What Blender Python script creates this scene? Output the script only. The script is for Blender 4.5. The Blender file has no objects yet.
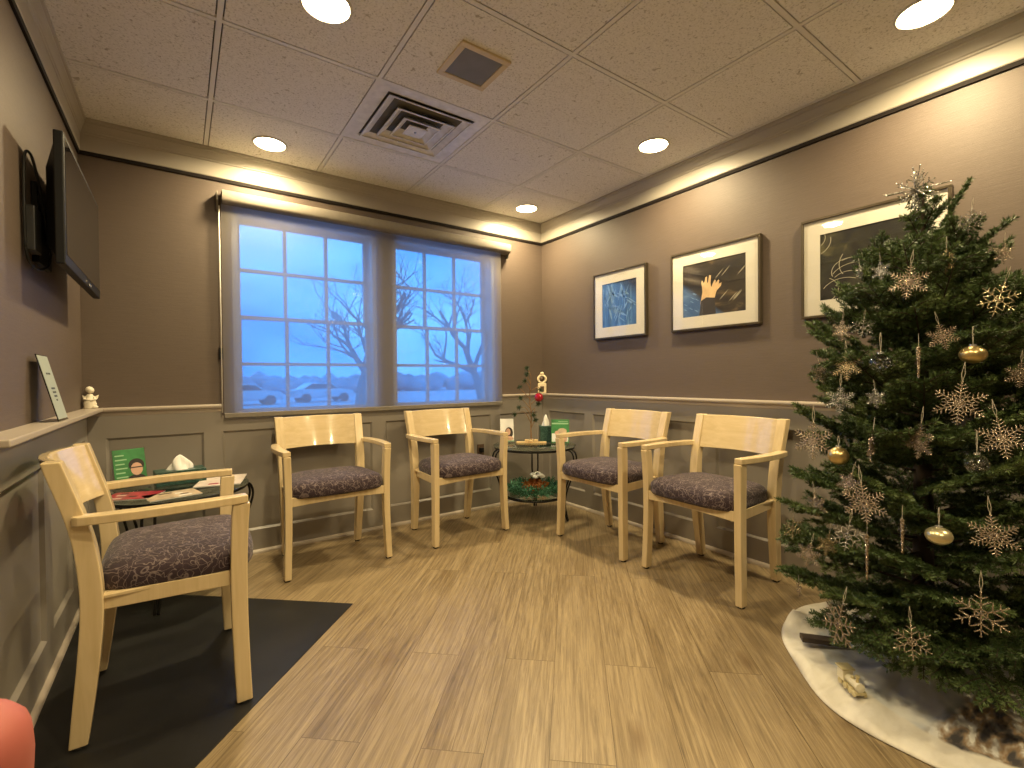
import bpy, bmesh, math, random
import numpy as np
from mathutils import Vector, Matrix
random.seed(7)
rng = np.random.default_rng(11)
PI = math.pi
COL = bpy.context.scene.collection

# ---------------------------------------------------------------- helpers
class MB:
    """collects shapes and links them as ONE mesh object"""
    def __init__(s):
        s.v = []; s.f = []; s.m = []; s.cur = 0
    def add(s, vs, fs):
        o = len(s.v); s.v += [tuple(p) for p in vs]
        for f in fs:
            s.f.append(tuple(i + o for i in f)); s.m.append(s.cur)
        return s
    def box(s, lo, hi, M=None):
        x0, y0, z0 = lo; x1, y1, z1 = hi
        vs = [Vector(p) for p in ((x0,y0,z0),(x1,y0,z0),(x1,y1,z0),(x0,y1,z0),(x0,y0,z1),(x1,y0,z1),(x1,y1,z1),(x0,y1,z1))]
        if M is not None: vs = [M @ p for p in vs]
        return s.add(vs, [(0,3,2,1),(4,5,6,7),(0,1,5,4),(1,2,6,5),(2,3,7,6),(3,0,4,7)])
    def tube(s, pts, r, n=8, closed=False, caps=True):
        pts = [Vector(p) for p in pts]; k = len(pts)
        rs = r if isinstance(r, (list, tuple)) else [r] * k
        up = None; vs = []
        for i, p in enumerate(pts):
            if closed: t = pts[(i + 1) % k] - pts[i - 1]
            else: t = pts[min(i + 1, k - 1)] - pts[max(i - 1, 0)]
            t.normalize()
            if up is None:
                up = Vector((0,0,1)) if abs(t.z) < .9 else Vector((1,0,0))
            a = t.cross(up)
            if a.length < 1e-5: a = t.cross(Vector((.3,1,.2)))
            a.normalize(); b = a.cross(t).normalized(); up = b
            for j in range(n):
                w = 2 * PI * j / n
                vs.append(p + (a * math.cos(w) + b * math.sin(w)) * rs[i])
        fs = []
        for i in range(k if closed else k - 1):
            i2 = (i + 1) % k
            for j in range(n):
                j2 = (j + 1) % n
                fs.append((i*n+j, i*n+j2, i2*n+j2, i2*n+j))
        if caps and not closed:
            fs.append(tuple(range(n))[::-1]); fs.append(tuple((k-1)*n + j for j in range(n)))
        return s.add(vs, fs)
    def lathe(s, prof, c=(0,0,0), n=32, M=None, sx=1, sy=1):
        vs = []; k = len(prof)
        for r, z in prof:
            for j in range(n):
                w = 2 * PI * j / n
                p = Vector((r * sx * math.cos(w), r * sy * math.sin(w), z))
                if M is not None: p = M @ p
                vs.append(p + Vector(c))
        fs = []
        for i in range(k - 1):
            for j in range(n):
                j2 = (j + 1) % n
                fs.append((i*n+j, i*n+j2, (i+1)*n+j2, (i+1)*n+j))
        if prof[0][0] > 1e-6: fs.append(tuple(range(n))[::-1])
        if prof[-1][0] > 1e-6: fs.append(tuple((k-1)*n + j for j in range(n)))
        return s.add(vs, fs)
    def strip(s, secs):
        """loft between equal-sided closed sections"""
        n = len(secs[0]); vs = [p for q in secs for p in q]; fs = []
        for i in range(len(secs) - 1):
            for j in range(n):
                j2 = (j + 1) % n
                fs.append((i*n+j, i*n+j2, (i+1)*n+j2, (i+1)*n+j))
        fs.append(tuple(range(n))[::-1]); fs.append(tuple((len(secs)-1)*n + j for j in range(n)))
        return s.add(vs, fs)
    def prism(s, poly, h, M=None, z0=0):
        n = len(poly)
        vs = [Vector((p[0], p[1], z0)) for p in poly] + [Vector((p[0], p[1], z0 + h)) for p in poly]
        if M is not None: vs = [M @ p for p in vs]
        fs = [tuple(range(n))[::-1], tuple(range(n, 2*n))] + [(i, (i+1) % n, n + (i+1) % n, n + i) for i in range(n)]
        return s.add(vs, fs)
    def build(s, name, mat=None, parent=None, smooth=False, bevel=0, auto=None, loc=None):
        me = bpy.data.meshes.new(name)
        me.from_pydata([tuple(p) for p in s.v], [], s.f)
        for m in (mat if isinstance(mat, (list, tuple)) else [mat]):
            if m: me.materials.append(m)
        me.polygons.foreach_set('material_index', s.m)
        bm = bmesh.new(); bm.from_mesh(me); bmesh.ops.recalc_face_normals(bm, faces=bm.faces[:]); bm.to_mesh(me); bm.free()
        if smooth or auto: me.polygons.foreach_set('use_smooth', [True] * len(me.polygons))
        if auto: me.set_sharp_from_angle(angle=math.radians(auto))
        me.update()
        o = bpy.data.objects.new(name, me); COL.objects.link(o)
        if parent: o.parent = parent
        if loc: o.location = loc
        if bevel:
            b = o.modifiers.new('Bevel', 'BEVEL'); b.width = bevel; b.segments = 3; b.limit_method = 'ANGLE'; b.angle_limit = math.radians(35)
            b.harden_normals = False
        return o

def empty(name, loc, label, cat, group=None, rz=0):
    o = bpy.data.objects.new(name, None); COL.objects.link(o)
    o.empty_display_size = .05
    o.location = loc; o.rotation_euler = (0, 0, rz)
    return tag(o, label, cat, group)
def tag(o, label, cat, group=None):
    o['label'] = label; o['category'] = cat
    if group: o['group'] = group
    return o
def struct(o, label=None, cat=None):
    o['kind'] = 'structure'
    if label: o['label'] = label
    if cat: o['category'] = cat
    return o
def copy_tree(o, parent=None):
    c = o.copy(); COL.objects.link(c); c.parent = parent
    for ch in [x for x in bpy.data.objects if x.parent == o and x != c]:
        copy_tree(ch, c)
    return c
def rotm(rx=0, ry=0, rz=0, loc=(0,0,0)):
    from mathutils import Euler
    return Matrix.Translation(loc) @ Euler((rx, ry, rz)).to_matrix().to_4x4()
def smoothpts(pts, n=6):
    """Catmull-Rom through pts"""
    P = [np.array(p, float) for p in pts]; P = [2*P[0]-P[1]] + P + [2*P[-1]-P[-2]]
    out = []
    for i in range(1, len(P) - 2):
        for k in range(n):
            t = k / n
            out.append(.5 * ((2*P[i]) + (-P[i-1]+P[i+1])*t + (2*P[i-1]-5*P[i]+4*P[i+1]-P[i+2])*t*t + (-P[i-1]+3*P[i]-3*P[i+1]+P[i+2])*t**3))
    out.append(P[-2]); return out

# ---------------------------------------------------------------- materials
class NT:
    def __init__(s, name):
        s.m = bpy.data.materials.new(name); s.m.use_nodes = True
        s.t = s.m.node_tree; s.t.nodes.clear()
        s.out = s.n('ShaderNodeOutputMaterial')
    def n(s, typ, **kw):
        x = s.t.nodes.new(typ)
        for k, v in kw.items():
            if k in x.bl_rna.properties.keys() and k not in x.inputs.keys(): setattr(x, k, v)
            else: x.inputs[k].default_value = v
        return x
    def l(s, a, b): s.t.links.new(a, b)
    def pr(s, **kw):
        p = s.n('ShaderNodeBsdfPrincipled')
        for k, v in kw.items(): p.inputs[k.replace('_', ' ')].default_value = v
        s.l(p.outputs[0], s.out.inputs[0]); s.p = p; return p
    def coord(s, kind='Object'):
        return s.n('ShaderNodeTexCoord').outputs[kind]
    def mapping(s, src, scale=(1,1,1), rot=(0,0,0), loc=(0,0,0)):
        m = s.n('ShaderNodeMapping'); m.inputs['Scale'].default_value = scale
        m.inputs['Rotation'].default_value = rot; m.inputs['Location'].default_value = loc
        s.l(src, m.inputs[0]); return m.outputs[0]
    def noise(s, vec, scale, detail=3, rough=.5, dist=0):
        x = s.n('ShaderNodeTexNoise'); x.inputs['Scale'].default_value = scale; x.inputs['Detail'].default_value = detail
        x.inputs['Roughness'].default_value = rough; x.inputs['Distortion'].default_value = dist
        s.l(vec, x.inputs['Vector']); return x.outputs['Fac']
    def ramp(s, fac, stops, interp='LINEAR'):
        r = s.n('ShaderNodeValToRGB'); r.color_ramp.interpolation = interp
        e = r.color_ramp.elements
        while len(e) < len(stops): e.new(.5)
        for q, (p, c) in zip(e, stops): q.position = p; q.color = (c[0], c[1], c[2], 1) if isinstance(c, (tuple, list)) else (c, c, c, 1)
        s.l(fac, r.inputs[0]); return r.outputs[0]
    def mix(s, fac, a, b, mode='MIX'):
        x = s.n('ShaderNodeMix'); x.data_type = 'RGBA'; x.blend_type = mode
        for i, v in ((0, fac), (6, a), (7, b)):
            if isinstance(v, bpy.types.NodeSocket): s.l(v, x.inputs[i])
            else: x.inputs[i].default_value = v if i == 0 or len(v) == 4 else (*v, 1)
        return x.outputs[2]
    def math(s, op, a, b=0.0, c=None):
        x = s.n('ShaderNodeMath'); x.operation = op
        for i, v in enumerate([a, b] + ([c] if c is not None else [])):
            if isinstance(v, bpy.types.NodeSocket): s.l(v, x.inputs[i])
            else: x.inputs[i].default_value = v
        return x.outputs[0]
    def bump(s, h, strength=.2, dist=.002):
        b = s.n('ShaderNodeBump'); b.inputs['Strength'].default_value = strength; b.inputs['Distance'].default_value = dist
        s.l(h, b.inputs['Height']); s.l(b.outputs[0], s.p.inputs['Normal'])
def C4(c): return (c[0], c[1], c[2], 1)
def plain(name, c, rough=.5, metal=0, spec=.5, var=.08, vscale=12, bump=0, bscale=200, coat=0, coat_rough=.05):
    t = NT(name); t.pr(Roughness=rough, Metallic=metal)
    t.p.inputs['Specular IOR Level'].default_value = spec
    t.p.inputs['Coat Weight'].default_value = coat; t.p.inputs['Coat Roughness'].default_value = coat_rough
    co = t.coord(); f = t.noise(co, vscale, 3)
    t.l(t.ramp(f, [(.3, [x*(1-var) for x in c]), (.7, [min(1, x*(1+var)) for x in c])]), t.p.inputs['Base Color'])
    if bump: t.bump(t.noise(co, bscale, 3), bump, .001)
    return t.m

def mat_wallpaper():
    t = NT('wallpaper'); t.pr(Roughness=.55); co = t.coord('Generated'); co = t.n('ShaderNodeNewGeometry').outputs['Position']
    a = t.noise(t.mapping(co, (9, 9, 150)), 1, 4, .6); b = t.noise(t.mapping(co, (60, 60, 420)), 1, 3, .6)
    big = t.noise(co, 1.3, 3)
    c = t.ramp(a, [(.25, (0.101,0.074,0.056)), (.75, (0.126,0.094,0.072))])
    c = t.mix(.25, c, t.ramp(b, [(.3, (0.090,0.065,0.051)), (.7, (0.135,0.100,0.079))]))
    c = t.mix(.12, c, t.ramp(big, [(.3, (0.090,0.065,0.052)), (.7, (0.135,0.100,0.081))]))
    t.l(c, t.p.inputs['Base Color']); t.bump(t.math('ADD', a, b), .25, .002); return t.m
def mat_tile():
    t = NT('ceiling_tile'); t.pr(Roughness=.9); co = t.coord()
    a = t.noise(co, 120, 4, .65); b = t.noise(co, 38, 3, .6, .6)
    h = t.mix(.5, a, b)
    c = t.ramp(a, [(.33, (.48,.46,.43)), (.43, (.80,.78,.74)), (.7, (.90,.88,.85))])
    d = t.ramp(b, [(.29, (.6,.57,.52)), (.37, (1,1,1))])
    t.l(t.mix(1, c, d, 'MULTIPLY'), t.p.inputs['Base Color']); t.bump(h, .55, .004); return t.m
def mat_floor():
    t = NT('oak_plank_floor'); t.pr(Roughness=.36); geo = t.n('ShaderNodeNewGeometry').outputs['Position']
    co = t.mapping(geo, (1,1,1), (0, 0, math.radians(-47.6)))
    br = t.n('ShaderNodeTexBrick'); br.offset = .37; br.offset_frequency = 2; br.squash = 1
    for k, v in (('Scale', 1), ('Mortar Size', .0011), ('Mortar Smooth', .1), ('Bias', 0), ('Brick Width', 1.22), ('Row Height', .182)): br.inputs[k].default_value = v
    br.inputs['Color1'].default_value = (0,0,0,1); br.inputs['Color2'].default_value = (1,1,1,1); br.inputs['Mortar'].default_value = (.5,.5,.5,1)
    t.l(co, br.inputs['Vector'])
    sh = t.n('ShaderNodeVectorMath'); sh.operation = 'MULTIPLY_ADD'; t.l(br.outputs['Color'], sh.inputs[0]); sh.inputs[1].default_value = (7.3, 3.1, 5.7); t.l(co, sh.inputs[2])
    v = sh.outputs[0]
    fine = t.noise(t.mapping(v, (4.5, 120, 5)), 1, 8, .74, .9)
    mid = t.noise(t.mapping(v, (1.6, 21, 2)), 1, 6, .66, 2.2)
    wv = t.n('ShaderNodeTexWave'); wv.wave_type = 'BANDS'; wv.bands_direction = 'Y'
    for k, x in (('Scale', 5.5), ('Distortion', 7.0), ('Detail', 3.0), ('Detail Scale', .8), ('Detail Roughness', .6)): wv.inputs[k].default_value = x
    t.l(t.mapping(v, (.32, 2.4, 1)), wv.inputs['Vector'])
    vo = t.n('ShaderNodeTexVoronoi'); vo.inputs['Scale'].default_value = 1; t.l(t.mapping(v, (1.9, 4.6, 1)), vo.inputs['Vector'])
    knot = t.ramp(vo.outputs['Distance'], [(.0, .0), (.05, .25), (.16, 1)])
    c = t.ramp(fine, [(.36, (0.048,0.032,0.015)), (.47, (0.172,0.126,0.065)), (.60, (0.320,0.252,0.142))])
    c = t.mix(.45, c, t.ramp(mid, [(.36, (0.084,0.059,0.029)), (.50, (0.200,0.151,0.082)), (.66, (0.336,0.269,0.155))]))
    c = t.mix(.16, c, t.ramp(wv.outputs['Fac'], [(.1, (.13,.087,.043)), (.6, (.27,.205,.115))]))
    c = t.mix(t.math('MULTIPLY', br.outputs['Color'], .22), c, (.33,.265,.165))
    c = t.mix(t.math('MULTIPLY', t.math('SUBTRACT', 1.0, knot), .65), c, (.11,.065,.028))
    blot = t.noise(t.mapping(v, (.9, 4.5, 1)), 1, 3, .55, .6)
    c = t.mix(1, c, t.ramp(blot, [(.32, (.74,.71,.66)), (.50, (1,1,1))]), 'MULTIPLY')
    c = t.mix(1, c, (1.12,1.09,1.08), 'MULTIPLY')
    seam = t.ramp(br.outputs['Fac'], [(0, (1,1,1)), (1, (.45,.4,.35))])
    c = t.mix(1, c, seam, 'MULTIPLY')
    t.l(c, t.p.inputs['Base Color'])
    t.l(t.ramp(fine, [(.3, .44), (.7, .30)]), t.p.inputs['Roughness'])
    t.bump(t.math('SUBTRACT', fine, br.outputs['Fac']), .12, .0015); return t.m
def mat_maple(name='maple', rough=.22, panel=False):
    t = NT(name); t.pr(Roughness=rough); co = t.coord(); t.p.inputs['Coat Weight'].default_value = .6 if panel else .25; t.p.inputs['Coat Roughness'].default_value = .06 if panel else .2
    f = t.noise(t.mapping(co, (2.5, 45, 45) if panel else (60, 45, 3)), 1, 4, .6, .4)
    t.l(t.ramp(f, [(.3, (.60,.460,.255)), (.7, (.69,.545,.325))]), t.p.inputs['Base Color']); return t.m
def mat_seat():
    t = NT('seat_fabric'); t.pr(Roughness=.85); t.p.inputs['Sheen Weight'].default_value = .12
    co = t.coord()
    lines = None
    for i, sc in enumerate((17, 21, 26)):
        n = t.noise(t.mapping(co, loc=(3.3*i, 1.7*i, 0)), sc, 1.2, .4, 1.0)
        d = t.math('ABSOLUTE', t.math('SUBTRACT', n, .5))
        l = t.ramp(d, [(.004, 1), (.016, 0)])
        lines = l if lines is None else t.math('MAXIMUM', lines, l)
    weave = t.noise(co, 420, 2)
    base = t.ramp(weave, [(.3, (.016,.007,.012)), (.7, (.038,.018,.026))])
    t.l(t.mix(t.math('MULTIPLY', lines, .7), base, (.21,.16,.155)), t.p.inputs['Base Color'])
    t.bump(t.math('ADD', weave, lines), .25, .001); return t.m
def mat_glass(name, c=(.85,.93,.88), rough=.02):
    t = NT(name)
    g = t.n('ShaderNodeBsdfGlass'); g.inputs['Color'].default_value = C4(c); g.inputs['Roughness'].default_value = rough; g.inputs['IOR'].default_value = 1.45
    t.l(g.outputs[0], t.out.inputs[0]); return t.m
def mat_pane(name='picture_glass', ior=1.5):
    """thin clear glass: transparent with a fresnel reflection"""
    t = NT(name); a = t.n('ShaderNodeBsdfTransparent'); b = t.n('ShaderNodeBsdfGlossy'); b.inputs['Roughness'].default_value = .02
    fr = t.n('ShaderNodeFresnel'); gg = t.n('ShaderNodeNewGeometry')
    t.l(t.math('MULTIPLY_ADD', gg.outputs['Backfacing'], 1/ior - ior, ior), fr.inputs['IOR'])   # same reflectance from either side of the thin pane
    m = t.n('ShaderNodeMixShader'); t.l(fr.outputs[0], m.inputs[0]); t.l(a.outputs[0], m.inputs[1]); t.l(b.outputs[0], m.inputs[2])
    t.l(m.outputs[0], t.out.inputs[0]); return t.m
def mat_shade():
    t = NT('shade_fabric'); co = t.coord()
    w = t.noise(t.mapping(co, (40, 1, 260)), 1, 3, .6); w2 = t.noise(t.mapping(co, (300, 1, 30)), 1, 2)
    f = t.math('MULTIPLY', t.math('ADD', w, w2), .5)
    col = t.ramp(f, [(.35, (.23,.21,.175)), (.65, (.31,.28,.24))])
    d = t.n('ShaderNodeBsdfDiffuse'); t.l(col, d.inputs[0])
    tl = t.n('ShaderNodeBsdfTranslucent'); t.l(t.ramp(f, [(.35, (.62,.66,.72)), (.65, (.80,.84,.90))]), tl.inputs[0])
    tr = t.n('ShaderNodeBsdfTransparent'); tr.inputs[0].default_value = (1,1,1,1)
    m1 = t.n('ShaderNodeMixShader'); m1.inputs[0].default_value = .52; t.l(d.outputs[0], m1.inputs[1]); t.l(tl.outputs[0], m1.inputs[2])
    m2 = t.n('ShaderNodeMixShader'); t.l(t.ramp(f, [(.35, .32), (.65, .46)]), m2.inputs[0]); t.l(m1.outputs[0], m2.inputs[1]); t.l(tr.outputs[0], m2.inputs[2])
    t.l(m2.outputs[0], t.out.inputs[0]); return t.m
def mat_emit(name, c, s):
    t = NT(name); e = t.n('ShaderNodeEmission'); e.inputs[0].default_value = C4(c); e.inputs[1].default_value = s
    t.l(e.outputs[0], t.out.inputs[0]); return t.m
def mat_glitter(name, c, c2=None):
    t = NT(name); t.pr(Roughness=.25, Metallic=.35 if 'tinsel' in name else .75); co = t.coord()
    n = t.n('ShaderNodeTexVoronoi'); n.inputs['Scale'].default_value = 330; t.l(co, n.inputs['Vector'])
    sx_ = t.n('ShaderNodeSeparateColor'); t.l(n.outputs['Color'], sx_.inputs[0])
    t.l(t.mix(t.math('POWER', sx_.outputs[0], 2.2), c, c2 or [min(1, x*1.5) for x in c]), t.p.inputs['Base Color'])
    nm = t.n('ShaderNodeNormalMap') if False else None
    v = t.n('ShaderNodeVectorMath'); v.operation = 'MULTIPLY_ADD'; t.l(n.outputs['Color'], v.inputs[0]); v.inputs[1].default_value = (1.5,1.5,1.5)
    g = t.n('ShaderNodeNewGeometry'); sb = t.n('ShaderNodeVectorMath'); sb.operation = 'SUBTRACT'; t.l(g.outputs['Normal'], sb.inputs[0]); sb.inputs[1].default_value = (.75,.75,.75)
    t.l(sb.outputs[0], v.inputs[2]); nn = t.n('ShaderNodeVectorMath'); nn.operation = 'NORMALIZE'; t.l(v.outputs[0], nn.inputs[0]); t.l(nn.outputs[0], t.p.inputs['Normal'])
    return t.m
def mat_needle():
    t = NT('fir_needles'); t.pr(Roughness=.42); co = t.coord()
    n = t.noise(co, 9, 3); f = t.noise(co, 160, 2)
    c = t.ramp(n, [(.3, (.032,.060,.020)), (.5, (.070,.110,.034)), (.72, (.185,.235,.075))])
    t.l(t.mix(.5, c, t.ramp(f, [(.3, (.032,.062,.026)), (.7, (.12,.175,.055))])), t.p.inputs['Base Color'])
    t.p.inputs['Specular IOR Level'].default_value = .35
    return t.m
def mat_marble():
    t = NT('green_marble_card'); t.pr(Roughness=.35); co = t.coord()
    n = t.noise(co, 28, 5, .65, 2.5); d = t.math('ABSOLUTE', t.math('SUBTRACT', n, .5))
    t.l(t.ramp(d, [(.0, (.12,.22,.18)), (.02, (.02,.065,.05)), (.2, (.008,.032,.026))]), t.p.inputs['Base Color']); return t.m
def mat_skirt():
    t = NT('printed_tree_skirt_cloth'); t.pr(Roughness=.8); co = t.coord()
    t.p.inputs['Sheen Weight'].default_value = .2
    n = t.noise(co, 4.5, 4, .55, .8); f = t.noise(t.mapping(co, (1, 2.1, 1), (0,0,.6)), 11, 3, .5, .25)
    snow = t.ramp(n, [(.36, (.33,.33,.31)), (.47, (.43,.46,.49)), (.60, (.66,.65,.60))])
    # printed band of dark and white animal figures along the hem side
    g = t.ramp(f, [(.40, (.035,.030,.030)), (.455, (.14,.11,.08)), (.50, (.26,.17,.09)), (.56, (.42,.37,.30)), (.60, (.72,.70,.65))])
    x = t.n('ShaderNodeSeparateXYZ'); t.l(co, x.inputs[0])
    # print occupies a patch towards -x -y of the skirt
    u = t.math('ADD', t.math('MULTIPLY', x.outputs[0], -.20), t.math('MULTIPLY', x.outputs[1], -.98))
    u = t.math('ADD', u, t.math('MULTIPLY', n, .05))
    r = t.math('SQRT', t.math('ADD', t.math('POWER', x.outputs[0], 2.0), t.math('POWER', x.outputs[1], 2.0)))
    patch = t.math('MULTIPLY', t.ramp(u, [(.075, 0), (.10, 1)]), 1.0)
    c = t.mix(patch, snow, g)
    border = t.ramp(t.math('ADD', r, t.math('MULTIPLY', n, .06)), [(.472, 0), (.485, 1)])
    bc = t.ramp(f, [(.35, (.60,.56,.47)), (.6, (.70,.665,.58))])
    t.l(t.mix(border, c, bc), t.p.inputs['Base Color'])
    t.bump(t.noise(co, 30, 3), .12, .01); return t.m

M = dict(
    wall=mat_wallpaper(), tile=mat_tile(), floor=mat_floor(), maple=mat_maple(), maple_panel=mat_maple('maple_veneer', .16, True), seat=mat_seat(),
    wains=plain('wainscot_paint', (.265,.238,.205), .38, var=.04, vscale=3, bump=.03),
    rail=plain('rail_paint', (.42,.36,.295), .32, var=.04, vscale=4),
    crown=plain('crown_paint', (.37,.335,.28), .42, var=.04, vscale=3),
    crown_shadow=plain('shadow_gap_strip', (.014,.010,.008), .7, spec=.2),
    grid=plain('ceiling_grid_metal', (.80,.78,.74), .5, var=.02), gap=plain('tile_edge', (.13,.12,.10), .9),
    mat=plain('charcoal_floor_tile', (.013,.0125,.012), .45, spec=.35, var=.25, vscale=7, bump=.08, bscale=60),
    white=plain('white_metal', (.66,.63,.57), .4, var=.03), whitedirt=plain('diffuser_enamel', (.80,.78,.74), .35, var=.12, vscale=20),
    grille=plain('grey_grille', (.20,.20,.20), .6, bump=.4, bscale=900), cream=plain('cream_plastic', (.68,.56,.36), .5, var=.03),
    iron=plain('black_wrought_iron', (.012,.011,.010), .38, metal=.6, var=.2, vscale=60),
    black=plain('black_plastic', (.005,.005,.0055), .5, spec=.3, var=.1), blackgloss=plain('tv_screen_glass', (.008,.008,.009), .06, var=.0),
    rubber=plain('black_rubber', (.012,.012,.012), .6), grey=plain('grey_plastic', (.05,.05,.05), .45),
    silver=plain('silver_badge', (.75,.75,.73), .25, metal=.8),
    frame=plain('bronze_picture_frame', (.085,.066,.042), .32, metal=.55, var=.1), matb=plain('cream_picture_mount', (.74,.70,.60), .85, var=.02, bump=.05),
    picglass=mat_pane(), glass=mat_glass('table_glass', (.93,.97,.95)), clear=mat_glass('clear_acrylic', (.95,.97,.96), .03), shade=mat_shade(),
    winglass=mat_pane('window_glass', 1.18),
    casing=plain('grey_window_paint', (.34,.34,.33), .4, var=.02), roller=plain('shade_valance_fabric', (.19,.165,.13), .7, var=.06, vscale=40, bump=.1),
    needle=mat_needle(), bark=plain('fir_bark', (.045,.030,.019), .85, var=.3, vscale=40, bump=.5, bscale=120),
    champ=mat_glitter('champagne_glitter', (.28,.21,.15), (1,.88,.72)), silverg=mat_glitter('silver_glitter', (.32,.31,.29), (1,.97,.92)), goldg=mat_glitter('pale_gold_glitter', (.36,.28,.14), (1,.88,.60)),
    gold=plain('gold_glass', (.60,.45,.20), .30, metal=.85, var=.15, vscale=60), pearl=plain('pearl_gold', (.66,.58,.34), .30, metal=.75, var=.06),
    cord=plain('ornament_cord', (.55,.50,.40), .5), tissue=plain('white_tissue', (.84,.82,.78), .9, var=.03, bump=.2, bscale=60), marble=mat_marble(),
    skirt=mat_skirt(), ivory=plain('ivory_ceramic', (.78,.66,.44), .4, var=.08, vscale=60), ivory_dark=plain('antique_brown_glaze', (.10,.06,.035), .5, var=.3, vscale=50),
    ivory_white=plain('pale_plaster', (.80,.73,.58), .55, var=.06, vscale=80), paper=plain('white_paper', (.80,.79,.75), .7, var=.02),
    signpaper=plain('pale_green_grey_paper', (.40,.45,.40), .35, var=.03), ink=plain('dark_ink', (.04,.045,.04), .6),
    green=plain('green_print', (.035,.20,.055), .4, var=.25, vscale=25), ltgreen=plain('light_green_print', (.30,.52,.30), .4), skin=plain('printed_skin', (.60,.36,.25), .5), hairp=plain('printed_dark_hair', (.020,.012,.010), .5),
    red=plain('magazine_crimson', (.33,.015,.035), .3, var=.4, vscale=40), tan=plain('magazine_tan', (.52,.40,.27), .3, var=.3, vscale=30), pink=plain('magazine_pale', (.72,.62,.54), .3, var=.15, vscale=30),
    pine=plain('pale_pine', (.78,.56,.27), .5, var=.08, vscale=30), twig=plain('brown_twig', (.23,.13,.055), .8, var=.2), tuft=plain('dark_green_tuft', (.035,.065,.025), .6, var=.3, vscale=90),
    redball=plain('red_ball', (.36,.005,.02), .12, var=.1, coat=1), tg=mat_glitter('green_tinsel', (.005,.10,.04), (.35,.75,.50)), tr=mat_glitter('red_gold_tinsel', (.32,.06,.02), (.85,.45,.12)),
    finger=plain('finger_skin', (.34,.085,.065), .6, var=.05), nail=plain('finger_nail', (.82,.42,.32), .3),
    train=plain('cream_train_enamel', (.74,.69,.52), .35, var=.06), traing=plain('train_gilt', (.58,.50,.28), .35, metal=.3), box=plain('brown_card', (.055,.038,.030), .6),
    lawn=plain('winter_lawn', (.40,.46,.52), .95, var=.3, vscale=.6), treebark=plain('bare_tree_bark', (.16,.17,.18), .9), asphalt=plain('damp_asphalt', (.14,.15,.16), .5, var=.15, vscale=.5),
    house=plain('pale_siding', (.42,.45,.48), .8), roof=plain('grey_roof', (.12,.13,.15), .8), hedge=plain('far_trees', (.30,.36,.42), .95, var=.3, vscale=.4), car=plain('silver_car_paint', (.55,.57,.60), .2, metal=.5), carw=plain('car_window', (.02,.02,.025), .1), tyre=plain('tyre_rubber', (.02,.02,.02), .8),
)
M['lens'] = mat_emit('lamp_lens', (1.0, .78, .42), 42)

# ---------------------------------------------------------------- room shell
W = 3.04; H = 2.3988; YF = -5.7; T = .18
DARK = 0
OPEN = [(-2.365, -1.49), (-1.375, -.50)]; OZ0, OZ1 = .846, 2.062
b = MB()
b.box((-W - T, 0, 0), (OPEN[0][0], T, H + .1)); b.box((OPEN[0][1], 0, 0), (OPEN[1][0], T, H + .1)); b.box((OPEN[1][1], 0, 0), (T, T, H + .1))
for a, c in OPEN: b.box((a, 0, 0), (c, T, OZ0)); b.box((a, 0, OZ1), (c, T, H + .1))
struct(b.build('wall_back', M['wall']), 'brown wallpapered wall holding the two windows', 'wall')
struct(MB().box((0, YF, 0), (T, 0, H + .1)).build('wall_right', M['wall']), 'brown wallpapered wall behind the three framed pictures', 'wall')
struct(MB().box((-W - T, YF, 0), (-W, 0, H + .1)).build('wall_left', M['wall']), 'brown wallpapered wall carrying the television', 'wall')
struct(MB().box((-W - T, YF - T, 0), (T, YF, H + .1)).build('wall_front', M['wall']))
struct(MB().box((-W - T, YF - T, -.1), (T, T, 0)).build('floor', M['floor']), 'oak plank floor laid diagonally', 'floor')

# ceiling: tegular tiles set in a grid
GX = [-3.098 + .61 * i for i in range(6)]; GX[0] = -W; GX[-1] = 0
GY = [.0] + [-.5677 - .61 * j for j in range(9)]; GY[-1] = YF
VENT = (1, 2)       # which cell carries the diffuser
b = MB(); b.cur = 1
b.box((-W - T, YF - T, H + .012), (T, T, H + .1))
b.cur = 0
gxl = [-W, -2.488, -1.878, -1.268, -.658, -.048, 0]
for i in range(len(gxl) - 1):
    for j in range(len(GY) - 1):
        x0, x1 = gxl[i], gxl[i+1]; y1, y0 = GY[j], GY[j+1]
        if i == 2 and j == 1: continue
        g = .0145
        if x1 - x0 < .1: continue
        b.box((x0 + g, y0 + g, H - .001), (x1 - g, y1 - g, H + .02))
struct(b.build('ceiling', [M['tile'], M['gap']], bevel=0), 'speckled cream ceiling tiles', 'ceiling')
b = MB()
for x in gxl[1:-1]: b.box((x - .0095, YF, H - .0015), (x + .0095, 0, H + .014))
for y in GY[1:-1]: b.box((-W, y - .0095, H - .0017), (0, y + .0095, H + .014))
struct(b.build('trim_5', M['grid']), 'pale metal bars of the ceiling grid', 'trim')

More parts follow.
